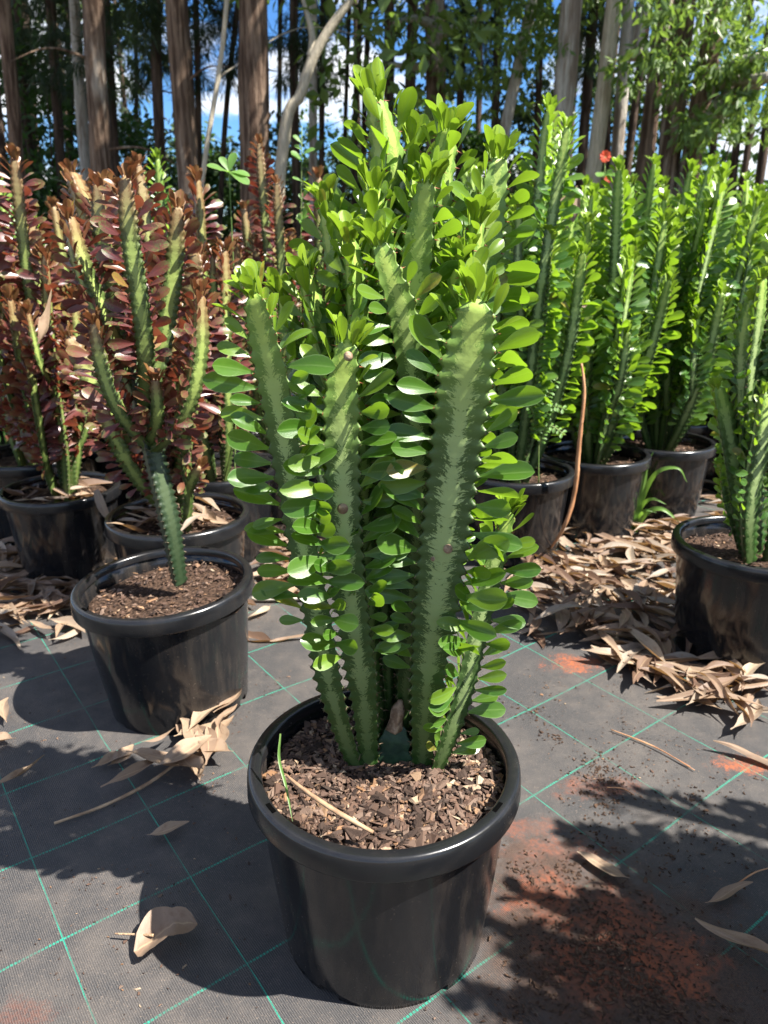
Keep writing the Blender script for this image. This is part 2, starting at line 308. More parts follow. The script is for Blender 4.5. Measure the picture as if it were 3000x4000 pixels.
# ------------------------------------------------------------------ the ground: soil sheet and woven weed mat
GRID = 0.1718; G0 = (-0.616, 1.004); GYAW = R_(36.5)
def ground_mat():
    m = Mat('forest_soil'); co = m.coord('Object')
    n1 = m.noise(co, 0.9, 4); n2 = m.noise(co, 14, 5)
    c = m.mix(m.step(n2, 0.4, 0.62), (0.07, 0.035, 0.020), (0.19, 0.115, 0.065))
    c = m.mix(m.step(n1, 0.45, 0.6, 0, 0.75), c, (0.055, 0.085, 0.022))
    return m.done(m.bsdf(c, 0.9, 0.1, m.bump(n2, 0.8, 0.05)))
def weedmat_mat():
    m = Mat('woven_weed_mat'); co = m.coord('Object')
    # grid coordinates of the green marker threads
    wob = m.noise(co, 3.2, 2, out='Color')
    cw = m.vmath('ADD', co, m.vmath('MULTIPLY', m.vmath('SUBTRACT', wob, (0.5, 0.5, 0.5)), (0.010, 0.010, 0)))
    g = m.mapping(m.vmath('SUBTRACT', cw, (G0[0], G0[1], 0)), (1, 1, 1), (0, 0, 0), (0, 0, -GYAW))
    sp = m.n('ShaderNodeSeparateXYZ'); m.l(g, sp.inputs[0]); u, v = sp.outputs[0], sp.outputs[1]
    def dline(a, per=GRID): return m.math('ABSOLUTE', m.math('SUBTRACT', m.math('MODULO', m.math('ADD', a, 100 * per + per / 2), per), per / 2))
    du, dv = dline(u), dline(v)
    def dash(a, per, duty): return m.step(m.math('ABSOLUTE', m.math('SUBTRACT', m.math('FRACT', m.math('DIVIDE', a, per)), 0.5)), duty - 0.08, duty + 0.08, 1, 0)
    fray = m.noise(co, 900, 1)
    w1 = m.math('ADD', 0.0002, m.math('MULTIPLY', fray, 0.0013)); w2 = m.math('ADD', 0.0004, m.math('MULTIPLY', fray, 0.0025))
    l1 = m.math('MULTIPLY', m.math('LESS_THAN', du, w1), m.math('MULTIPLY_ADD', dash(v, 0.0042, 0.40), 0.45, 0.55))
    l2 = m.math('MULTIPLY', m.math('LESS_THAN', dv, w2), m.math('MULTIPLY_ADD', dash(u, 0.0046, 0.30), 0.75, 0.25))
    line = m.math('MAXIMUM', l1, l2)
    # weave relief: fine ribs both ways
    def rib(a, per): return m.math('ABSOLUTE', m.math('SINE', m.math('MULTIPLY', a, math.pi / per)))
    weave = m.math('MULTIPLY', rib(u, 0.0026), rib(v, 0.0017))
    big = m.noise(co, 5.0, 5, 0.6); mid = m.noise(co, 28, 5, 0.62); fine = m.noise(co, 420, 3, 0.7)
    c = m.mix(m.step(weave, 0.1, 0.9), (0.021, 0.020, 0.021), (0.058, 0.056, 0.056))
    dirt = m.step(m.math('ADD', m.math('MULTIPLY', big, 0.6), m.math('MULTIPLY', mid, 0.4)), 0.40, 0.66, 0, 0.6)
    c = m.mix(dirt, c, (0.098, 0.083, 0.072))
    c = m.mix(m.step(fine, 0.58, 0.70, 0, 0.55), c, (0.20, 0.155, 0.12))
    c = m.mix(m.math('MULTIPLY', line, m.step(m.math('ADD', m.math('MULTIPLY', mid, 0.5), m.math('MULTIPLY', big, 0.5)), 0.60, 0.42, 0.25, 1.0)), c, (0.010, 0.23, 0.155))
    # red earth stains where soil was spilt
    for (px, py, rad, rot, asp, st) in [(1245, 1435, 0.085, 0.2, 0.55, 0.95), (1435, 2075, 0.075, 1.2, 0.6, 0.9), (1330, 2010, 0.10, 0.3, 0.5, 0.6), (1620, 1650, 0.09, 0.1, 0.4, 0.85), (1190, 1840, 0.12, 0.4, 0.4, 0.4), (1180, 1960, 0.09, 0.9, 0.5, 0.55), (1290, 2110, 0.10, 0.0, 0.5, 0.5), (1420, 2180, 0.13, 0.2, 0.5, 0.4), (1290, 1700, 0.10, -.6, 0.35, 0.35), (1110, 1790, 0.10, 0.2, 0.3, 0.35), (40, 2190, 0.05, 0.2, 0.6, 0.18)]:
        p = gnd(px, py)
        q = m.mapping(m.vmath('SUBTRACT', co, (p.x, p.y, 0)), (1 / rad, 1 / (rad * asp), 1), (0, 0, 0), (0, 0, 0))
        q = m.vmath('MULTIPLY', q, (1, 1, 0))
        d = m.math('ADD', m.vmath('LENGTH', q, (0, 0, 0)), m.math('MULTIPLY', m.math('ADD', m.math('MULTIPLY', m.math('SUBTRACT', m.noise(co, 26, 6, 0.72), 0.5), 2.8), m.math('MULTIPLY', m.math('SUBTRACT', fine, 0.5), 1.6)), 1.0))
        c = m.mix(m.math('MULTIPLY', m.step(d, 0.35, 0.85, st, 0), m.step(m.noise(co, 170, 4, 0.7), 0.40, 0.56, 0.35, 1.0)), c, m.mix(m.step(mid, 0.4, 0.6), (0.30, 0.075, 0.022), (0.20, 0.06, 0.025)))
    # dark loose soil in the right-hand foreground
    for (px, py, rad, st) in [(1330, 2100, 0.24, 0.9), (1230, 1990, 0.17, 0.8), (1450, 2190, 0.26, 0.85), (1150, 1880, .10, .6)]:
        p = gnd(px, py); d = m.math('ADD', m.vmath('DISTANCE', co, (p.x, p.y, 0.004)), m.math('MULTIPLY', m.math('SUBTRACT', m.noise(co, 30, 5, 0.7), 0.5), 0.30))
        c = m.mix(m.step(d, 0.25 * rad, rad, st, 0), c, m.mix(m.step(fine, 0.4, 0.6), (0.028, 0.016, 0.011), (0.062, 0.034, 0.022)))
    for (px, py, rad, st) in [(1435, 2080, 0.075, 0.9), (1330, 2000, 0.075, 0.75), (1270, 2100, 0.07, 0.6), (1180, 1940, 0.06, 0.6)]:
        p = gnd(px, py); d = m.math('ADD', m.vmath('DISTANCE', co, (p.x, p.y, 0.0)), m.math('MULTIPLY', m.math('SUBTRACT', m.noise(co, 34, 6, 0.72), 0.5), 0.20))
        c = m.mix(m.math('MULTIPLY', m.step(d, 0.3 * rad, rad, st, 0), m.step(m.noise(co, 150, 4, 0.7), 0.38, 0.55, 0.3, 1.0)), c, m.mix(m.step(mid, 0.4, 0.6), (0.24, 0.062, 0.022), (0.15, 0.045, 0.02)))
    hgt = m.math('ADD', m.math('MULTIPLY', weave, 0.5), m.math('MULTIPLY', fine, 0.8))
    return m.done(m.bsdf(c, 0.62, 0.42, m.bump(m.math('ADD', hgt, m.math('MULTIPLY', mid, 1.2)), 0.55, 0.003)))
def sheet(name, x0, x1, y0, y1, nx, ny, zf, mat):
    X, Y = np.meshgrid(np.linspace(x0, x1, nx), np.linspace(y0, y1, ny))
    Z = np.array([[zf(a, b) for a, b in zip(r1, r2)] for r1, r2 in zip(X, Y)])
    V = np.stack([X.ravel(), Y.ravel(), Z.ravel()], 1)
    i = np.arange(nx * ny).reshape(ny, nx)
    F = np.stack([i[:-1, :-1].ravel(), i[:-1, 1:].ravel(), i[1:, 1:].ravel(), i[1:, :-1].ravel()], 1)
    return tag(obj(name, mesh_np(name, V, F), mat), kind='structure')
sheet('ground', -400, 400, -300, 600, 3, 3, lambda a, b: -0.02, ground_mat())
def matz(x, y): return 0.0035 * mnoise.noise(Vector((x * 4.1, y * 4.1, 3.3))) + 0.0012 * mnoise.noise(Vector((x * 13, y * 13, 1.3)))
o = sheet('weed_mat', -3.2, 3.6, -0.8, 6.9, 150, 170, matz, weedmat_mat())
tag(o, 'black woven weed mat with green marker threads under the pots', None)

# ------------------------------------------------------------------ pots
def lathe(prof, n=72):
    V = []; F = []
    for (r, z) in prof:
        for k in range(n):
            a = 2 * math.pi * k / n; V.append((r * math.cos(a), r * math.sin(a), z))
    for i in range(len(prof) - 1):
        for k in range(n): F.append((i * n + k, i * n + (k + 1) % n, (i + 1) * n + (k + 1) % n, (i + 1) * n + k))
    return np.array(V), np.array(F)
PH, PR, PB = 0.258, 0.165, 0.130
def pot_meshes(n=96, notch=True):
    prof = [(PB - 0.004, 0.0), (PB, 0.002), (PB + 0.001, 0.013), (PB + 0.012, 0.11), (PR - 0.012, PH - 0.030), (PR - 0.0085, PH - 0.010),
            (PR - 0.0125, PH - 0.012), (PR - 0.016, PH - 0.035), (PB + 0.008, 0.11), (PB - 0.004, 0.013), (PB - 0.006, 0.001), (PB - 0.004, 0.0)]
    V, F = lathe(prof, n)
    if notch:
        bad = set()
        for a in np.arange(0, 360, 60):
            k0 = int(round((a + 22) / 360 * n))
            for d in (0, 1, 2): bad.add((k0 + d) % n)
        keep = [f for f in range(len(F)) if not ((f // n in (1, 9) or f // n in (0, 10)) and f % n in bad)]
        F = F[keep]
    body = mesh_np('pot_body', V, F)
    rp = [(PR - 0.0175, PH - 0.014), (PR - 0.0170, PH - 0.003), (PR - 0.0155, PH - 0.0008), (PR - 0.0135, PH), (PR - 0.0050, PH - 0.0002), (PR - 0.0022, PH - 0.0014), (PR - 0.0004, PH - 0.0045), (PR + 0.0004, PH - 0.010),
          (PR + 0.0012, PH - 0.0275), (PR + 0.0006, PH - 0.0292), (PR - 0.003, PH - 0.0295), (PR - 0.0055, PH - 0.025), (PR - 0.0075, PH - 0.012), (PR - 0.0175, PH - 0.014)]
    V, F = lathe(rp, n); rim = mesh_np('pot_rim', V, F)
    base = mesh_np('pot_floor', *(lambda v: (v, np.array([[0] * 0 for _ in range(0)], int).reshape(0, 3)) if False else (v, np.array([(0, k, k + 1) for k in range(1, 48)] + [(0, 48, 1)])))(np.array([(0, 0, 0.016)] + [((PB - 0.003) * math.cos(2 * math.pi * k / 48), (PB - 0.003) * math.sin(2 * math.pi * k / 48), 0.016) for k in range(48)])))
    # rim slot: black strip laid on the rim, the gap's shade painted
    s = []
    for a in np.linspace(-0.055, 0.055, 7):
        for r in (PR - 0.0135, PR - 0.0085): s.append((r * math.cos(a), r * math.sin(a), PH + 0.0006))
    slot = mesh_np('rim_slot', np.array(s), np.array([(2 * i, 2 * i + 1, 2 * i + 3, 2 * i + 2) for i in range(6)]), False)
    for me, mt in ((body, M_POT), (rim, M_RIM), (base, M_POT)): me.materials.append(mt)
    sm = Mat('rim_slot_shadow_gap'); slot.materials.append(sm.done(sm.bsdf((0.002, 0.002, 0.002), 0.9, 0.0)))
    return body, rim, base, slot
POT = pot_meshes()
# chips
CHIPS = []
for i in range(8):
    r = np.random.default_rng(100 + i); lx, ly, lz = r.uniform(.7, 1.2), r.uniform(.4, .8), r.uniform(.06, .14)
    an = np.sort(r.uniform(0, 2 * math.pi, 6) * .35 + np.arange(6) * math.pi / 3 * .9); rd = r.uniform(.65, 1.1, 6)
    lo = np.stack([np.cos(an) * rd * lx * .55, np.sin(an) * rd * ly * .55, -lz * .5 + r.uniform(-.05, .05, 6)], 1)
    hi = lo * np.array([.8, .8, 0]) + np.stack([np.zeros(6), np.zeros(6), lz * .5 + r.uniform(-.07, .07, 6)], 1)
    V = np.concatenate([lo, hi])
    F = np.array([(i_, (i_ + 1) % 6, 6 + (i_ + 1) % 6, 6 + i_) for i_ in range(6)] + [(6, 7, 8, 9), (6, 9, 10, 11), (3, 2, 1, 0), (5, 4, 3, 0)])
    CHIPS.append((V, F, {}))
CHIP_ME = []
for i, c in enumerate(CHIPS):
    me = mesh_np('bark_chip', c[0], c[1], False); me.materials.append(M_CHIP); CHIP_ME.append(me)
def chip_mx(x, y, z, s, r, tilt=0.5):
    return Matrix.Translation((x, y, z)) @ Matrix.Rotation(r.uniform(0, 6.28), 4, 'Z') @ Matrix.Rotation(r.uniform(-tilt, tilt), 4, 'X') @ Matrix.Rotation(r.uniform(-tilt, tilt), 4, 'Y') @ Matrix.Scale(s, 4)
def soil_z(x, y, seed): return 0.008 * mnoise.noise(Vector((x * 14, y * 14, seed * 3.1))) + 0.004 * mnoise.noise(Vector((x * 45, y * 45, seed)))
def make_pot(x, y, label, soil_label, rs=1.0, rotz=0.0, tilt=(0, 0), nchip=260, indiv=0, size=0.011, fill=0.218, group=None, seed=0, sgroup=None, dz=-0.003):
    p = thing('plant_pot', label, 'pot', (x, y, dz), group)
    p.rotation_euler = (tilt[0], tilt[1], rotz); p.scale = (rs, rs, rs)
    obj('body', POT[0], None, p); obj('rim', POT[1], None, p); obj('floor', POT[2], None, p)
    for a in (0.925, 3.6, 5.3):
        s = obj('rim_slot', POT[3], None, p); s.rotation_euler = (0, 0, a)
    r = random.Random(seed * 13 + 5); rad = PR - 0.0165
    # potting mix: lumpy disc
    nr, na = 12, 40; V = [(0, 0, soil_z(0, 0, seed))]
    for i in range(1, nr + 1):
        for k in range(na):
            a = 2 * math.pi * k / na; q = rad * i / nr; V.append((q * math.cos(a), q * math.sin(a), soil_z(q * math.cos(a), q * math.sin(a), seed) - (0.004 if i == nr else 0)))
    Fq = [(1 + (i - 1) * na + k, 1 + i * na + k, 1 + i * na + (k + 1) % na, 1 + (i - 1) * na + (k + 1) % na) for i in range(1, nr) for k in range(na)]
    Ft = [(0, 1 + k, 1 + (k + 1) % na) for k in range(na)]
    sx = obj('potting_mix', mesh_np('potting_mix', V, [np.array(Fq), np.array(Ft)]), M_SOIL)
    sx.location = (x, y, dz + fill * rs); sx.rotation_euler = p.rotation_euler; sx.scale = p.scale
    tag(sx, soil_label, 'bark mulch', sgroup, 'stuff')
    mats = [[] for _ in CHIPS]; allm = []
    for i in range(nchip):
        a = r.uniform(0, 6.283); q = (rad - 0.006) * math.sqrt(r.random())
        s = size * r.uniform(0.4, 1.3) * (1.0 if r.random() > .15 else 1.75)
        cx, cyy = q * math.cos(a), q * math.sin(a)
        allm.append((s, i % len(CHIPS), chip_mx(cx, cyy, soil_z(cx, cyy, seed) + 0.001 + r.random() * 0.006, s, r)))
    allm.sort(key=lambda t: -t[0] * (1 + 0.4 * (-t[2].translation.y / rad)))
    for (s, k, mx_) in allm[:indiv]:
        c = obj('bark_chip', CHIP_ME[k], None, sx); c.matrix_basis = mx_
    for (s, k, mx_) in allm[indiv:]: mats[k].append(mx_)
    VV = []; FF = []; RR = []; off = 0
    for k, ml in enumerate(mats):
        if not ml: continue
        V, F, _ = CHIPS[k]; Mx = np.array([[list(q) for q in m] for m in ml]); P = np.einsum('kij,nj->kni', Mx[:, :3, :3], V) + Mx[:, None, :3, 3]
        VV.append(P.reshape(-1, 3)); FF.append((F[None] + (off + np.arange(len(ml)) * 12)[:, None, None]).reshape(-1, 4)); RR.append(np.repeat(RNG.random(len(ml)), 12)); off += len(ml) * 12
    if VV:
        c = obj('bark_chips', mesh_np('bark_chips', np.concatenate(VV), np.concatenate(FF), False, {'rnd': np.concatenate(RR)}), M_CHIP, sx); tag(c, kind='stuff')
    return p, sx

# ------------------------------------------------------------------ euphorbia: leaves, stems, plants
def leaf_tpl(rows, cross, fold, curl, wmax, tipx=0.0, asym=0.0, roll=0.0):
    tv = np.array([0, .1, .25, .4, .55, .7, .82, .91, .97, 1.0]); tw = np.array([.035, .05, .11, .18, .23, .25, .235, .185, .10, .012]) / .25 * wmax
    V = []; lu = []; lv = []
    for i, v in enumerate(rows):
        hw = np.interp(v, tv, tw)
        for c in cross:
            x = c * hw + asym * math.sin(math.pi * v) * 0.05
            z = fold * abs(c) * hw - curl * v * v + roll * c * hw * v + 0.02 * math.sin(c * 3 + v * 7) * hw
            V.append((x, v - 0.12 * max(0, curl) * v * v, z)); lu.append(c); lv.append(v)
    n = len(cross)
    F = [(i * n + k, i * n + k + 1, (i + 1) * n + k + 1, (i + 1) * n + k) for i in range(len(rows) - 1) for k in range(n - 1)]
    return np.array(V), np.array(F), {'lu': np.array(lu), 'lv': np.array(lv)}
ROWS_HI = [0, .14, .3, .46, .62, .76, .88, .96, 1.0]; ROWS_LO = [0, .3, .6, .85, 1.0]
CH, CLO = [-1, -.5, 0, .5, 1], [-1, 0, 1]
LEAF_HI = [leaf_tpl(ROWS_HI, CH, f, c, w_, 0, a, ro) for f, c, w_, a, ro in [(.30, .10, .205, .3, .1), (.18, .24, .22, -.3, -.15), (.45, -.08, .195, .5, .2), (.12, .04, .225, 0, 0), (.28, .36, .21, -.5, .25), (.38, .16, .19, .2, -.3), (.22, -.16, .215, .4, -.2)]]
LEAF_LO = [leaf_tpl(ROWS_LO, CLO, f, c, w_) for f, c, w_ in [(.3, .1, .225), (.15, .25, .235), (.4, .0, .215)]]
def leaf_meshes(tpls, mat, y, nm='leaf'):
    out = []
    for V, F, A in tpls:
        me = mesh_np(nm, V, F, True, {**A, 'young': np.full(len(V), y)}); me.materials.append(mat); out.append(me)
    return out
YLV = [0.0, 0.35, 0.75, 1.0]
LM = {m.name: [leaf_meshes(LEAF_HI, m, y) for y in YLV] for m in (M_LEAF, M_LEAFB, M_LEAFR)}

TS = {2: [-1, -.86, -.5, 0, .5, .86], 1: [-1, -.55, .0, .55], 0: [-1, 0.0]}
OFFS = {-1: 0, -.86: -.035, -.5: -.015, 0: .05, .5: -.015, .86: -.035, -.55: -.02, .55: -.02}
def build_stem(pts, R, phi0, spacing=0.020, lod=2, base_thin=0.55, base_len=0.16, tip_r=0.78, seed=0, twist=0.0):
    """pts local; returns (V, F, attrs, nodes)"""
    C, q = resample(catmull(pts), spacing / (6 if lod == 2 else 4 if lod == 1 else 2))
    n = len(C); Ltot = q[-1]
    T = np.gradient(C, axis=0); T /= np.linalg.norm(T, axis=1)[:, None]
    ts = TS[lod]; m = 3 * len(ts)
    V = np.zeros((n, m, 3)); pat = np.zeros((n, m, 3)); age = np.zeros((n, m)); nodes = []
    ref = np.array([0, 1.0, 0])
    rs = random.Random(seed)
    offs = [rs.random() for _ in range(3)]
    prevb = None
    for i in range(n):
        f = ref - T[i] * ref.dot(T[i]); f /= np.linalg.norm(f); r = np.cross(T[i], f)   # f away, r left
        s = q[i]; fr = s / Ltot
        Rr = R * np.interp(s, [0, base_len], [base_thin, 1.0]) * (1 + 0.05 * mnoise.noise(Vector((s * 14, seed, 0))))
        dt = Ltot - s
        Rr *= np.interp(dt, [0, 0.004, 0.016, 0.06], [tip_r * 0.55, tip_r * 0.75, tip_r * .92, 1.0])
        corner = []
        for k in range(3):
            x = (s / spacing + offs[k]) % 1.0
            b = max(0.0, 1 - abs(x - 0.5) * 2) ** 1.4
            a = phi0 + k * 2 * math.pi / 3 + twist * s
            d = f * math.cos(a) + r * math.sin(a)
            corner.append((d, b, Rr))
            if i > 0:
                x0 = (q[i - 1] / spacing + offs[k]) % 1.0
                if x0 < 0.5 <= x and x - x0 < 0.6:
                    nodes.append((C[i] + d * Rr * 1.08, d, T[i].copy(), fr, Rr, dt, k))
        j = 0
        for k in range(3):
            d0, b0, _ = corner[k]; d1, b1, _ = corner[(k + 1) % 3]
            for t in ts:
                h = (t + 1) / 2
                w0 = max(0, (abs(t) - .5) * 2); bb = (b0 if t < 0 else b1)
                mod = 1 + w0 * (-0.12 + 0.32 * bb)
                p = (d0 * (1 - h) + d1 * h) * Rr * mod
                nrm = d0 + d1; nrm = nrm / np.linalg.norm(nrm)
                p = p + nrm * Rr * OFFS[t]
                V[i, j] = C[i] + p; pat[i, j] = (abs(t), s, k + seed * 0.37); age[i, j] = fr; j += 1
    i_ = np.arange(n * m).reshape(n, m); nx = np.roll(i_, -1, 1)
    F = np.stack([i_[:-1].ravel(), i_[1:].ravel(), nx[1:].ravel(), nx[:-1].ravel()], 1)
    VV = np.concatenate([V.reshape(-1, 3), [C[-1] + T[-1] * R * 0.25], [C[0]]]); a, b = n * m, n * m + 1
    Ft = np.array([(a, i_[-1, (k + 1) % m], i_[-1, k]) for k in range(m)] + [(b, i_[0, k], i_[0, (k + 1) % m]) for k in range(m)])
    at_ = {'pat': np.concatenate([pat.reshape(-1, 3), [[0.3, Ltot, 0], [0.5, 0, 0]]]), 'age': np.concatenate([age.ravel(), [1, 0]])}
    return VV, [F, Ft], at_, nodes, C[-1] + T[-1] * R * 0.2, T[-1], Ltot
SP_V = np.array([(-.09, 0, -.09), (.09, 0, -.09), (0, 0, .12), (0, 1, 0)]); SP_F = np.array([(0, 1, 3), (1, 2, 3), (2, 0, 3)])

def leaf_list(nodes, tip, tipT, Ltot, R, axis_xy, rs, start, llen, e_lo=5, e_hi=32, keep=1.0, out_w=0.8, ntip=10, sun_w=0.25, side_keep=None, grow=0.07, tipdens=1.0, jit=1.0):
    """leaf placements: (Matrix, length, youngness 0..1, ridge dir)"""
    out = []
    for (p, d, T, fr, Rr, dt, k) in nodes:
        if fr < start + rs.uniform(-.03, .03) or rs.random() > keep: continue
        if side_keep and rs.random() > side_keep(p, d, fr): continue
        yl = max(0.0, 1 - dt / grow)
        size = llen * rs.uniform(.72, 1.18) * (1 - 0.42 * yl)
        if fr < start + .12: size *= rs.uniform(.7, .95)
        e = R_(rs.uniform(e_lo, e_hi) * (1 - yl) + 68 * yl + rs.uniform(-6, 6) * jit)
        dd = Vector(d) * math.cos(e) + Vector(T) * math.sin(e)
        side = Vector(T).cross(Vector(d)); dd += side * rs.uniform(-.18, .18) * jit; dd.normalize()
        op = Vector((p[0] - axis_xy[0], p[1] - axis_xy[1], 0)); op = op.normalized() if op.length > 1e-4 else Vector((0, -1, 0))
        sgn = 1 if side.dot(op + SUN_AZ * sun_w) + rs.uniform(-.25, .25) > 0 else -1
        nn = Vector((0, 0, 1)) * rs.uniform(.25, .75) + side * sgn * out_w * rs.uniform(.6, 1.1) + Vector((rs.uniform(-.22, .22), rs.uniform(-.22, .22), rs.uniform(-.15, .15))) * jit
        if yl > 0.55: nn = nn * .5 - Vector(d) + Vector((rs.uniform(-.4, .4), rs.uniform(-.4, .4), .1))
        w_ = rs.uniform(.88, 1.08)
        out.append((frame(Vector(p) - Vector(d) * 0.002, dd, nn, (size * w_, size, size)), size, min(1, yl * 1.15) if yl > 0 else rs.choice([0, 0, 0, .15, .35]), d))
    for k in range(int(ntip * tipdens)):
        a = rs.uniform(0, 6.28); x = Vector(tipT).orthogonal().normalized(); y = Vector(tipT).cross(x); d = x * math.cos(a) + y * math.sin(a)
        e = R_(rs.uniform(58, 84)); dd = d * math.cos(e) + Vector(tipT) * math.sin(e); size = llen * rs.uniform(.38, .80)
        out.append((frame(Vector(tip) + d * R * rs.uniform(.15, .5) - Vector(tipT) * 0.004, dd, -d + Vector((0, 0, .1)), size), size, 1.0, np.array(d)))
    return out
def spine_list(nodes, rs, length=0.006):
    out = []
    for (p, d, T, fr, Rr, dt, k) in nodes:
        side = Vector(T).cross(Vector(d))
        for sgn in (-1, 1):
            dd = Vector(d) * .55 + side * sgn * .75 + Vector(T) * rs.uniform(-.25, .1)
            out.append((frame(Vector(p) - Vector(d) * 0.0015, dd, Vector(T), length * rs.uniform(.7, 1.25)), fr))
    return out
def place_leaves(plant, stem_objs, leaves, base, mat, indiv, hi_stuff=False):
    """leaves: list of (stem_index, Matrix, size, young, ridge). The `indiv` largest to the camera become single objects."""
    sc = []
    for li, (si, mx, size, yg, d) in enumerate(leaves):
        p = Vector(mx.translation) + base; tocam = (Vector((0, 0, CAM_H)) - p).normalized()
        x, y = proj(p); vis = 1 if -20 < x < 1680 and -20 < y < 2230 else 0.1
        dep = (mx.translation.y) * 2.2
        sc.append((size / max(.2, depth(p)) * (0.5 + max(0, Vector(d).dot(tocam))) * math.exp(-dep * 1.5) * vis, li))
    sc.sort(reverse=True)
    ind = set(i for _, i in sc[:indiv]); rest = []
    L_ = LM[mat.name]
    for li, (si, mx, size, yg, d) in enumerate(leaves):
        if li in ind:
            yi = min(range(4), key=lambda q: abs(YLV[q] - yg))
            o = bpy.data.objects.new('leaf', L_[yi][li % len(L_[yi])]); COL.objects.link(o); o.parent = stem_objs[si]; o.matrix_basis = mx
        else: rest.append((mx, yg))
    if rest:
        tp = LEAF_HI if hi_stuff else LEAF_LO
        VV, FF, AA, off = [], [], {'lu': [], 'lv': [], 'rnd': [], 'young': []}, 0
        for k in range(len(tp)):
            g = rest[k::len(tp)]
            if not g: continue
            V, F, A = tp[k]; n = len(V); Mx = np.array([[list(q) for q in m[0]] for m in g]); P = np.einsum('kij,nj->kni', Mx[:, :3, :3], V) + Mx[:, None, :3, 3]
            VV.append(P.reshape(-1, 3)); FF.append((F[None] + (off + np.arange(len(g)) * n)[:, None, None]).reshape(-1, 4)); off += len(g) * n
            AA['lu'].append(np.tile(A['lu'], len(g))); AA['lv'].append(np.tile(A['lv'], len(g))); AA['rnd'].append(np.repeat(RNG.random(len(g)), n)); AA['young'].append(np.repeat([m[1] for m in g], n))
        f = obj('foliage', mesh_np('foliage', np.concatenate(VV), np.concatenate(FF), True, {k: np.concatenate(v) for k, v in AA.items()}), mat, plant); tag(f, kind='stuff')
def add_spines(stem, lst, mats):
    V = []; F = []; mi = []
    for i, (mx, fr) in enumerate(lst):
        P = (np.array([list(r) for r in mx])[:3, :3] @ SP_V.T).T + np.array(mx.translation); V.append(P); F.append(SP_F + 4 * i); mi += [1 if fr > .82 else 0] * 3
    me = mesh_np('spines', np.concatenate(V), np.concatenate(F), True, None, mi)
    for m in mats: me.materials.append(m)
    tag(obj('spines', me, None, stem), kind='stuff')

# -------- the plant in the foreground pot
MAINP = Vector((0.0, 0.764, 0))
make_pot(MAINP.x, MAINP.y, 'large black plastic pot holding the tall green euphorbia', 'coarse bark mulch filling the foreground pot of the tall green euphorbia', rotz=R_(-88), nchip=3600, indiv=290, size=0.0138, fill=0.226, seed=1)
MB = Vector((0.0, 0.80, 0.22))
main = thing('euphorbia_plant', 'tall many-stemmed green euphorbia with paddle leaves in the large foreground pot', 'succulent', MB)
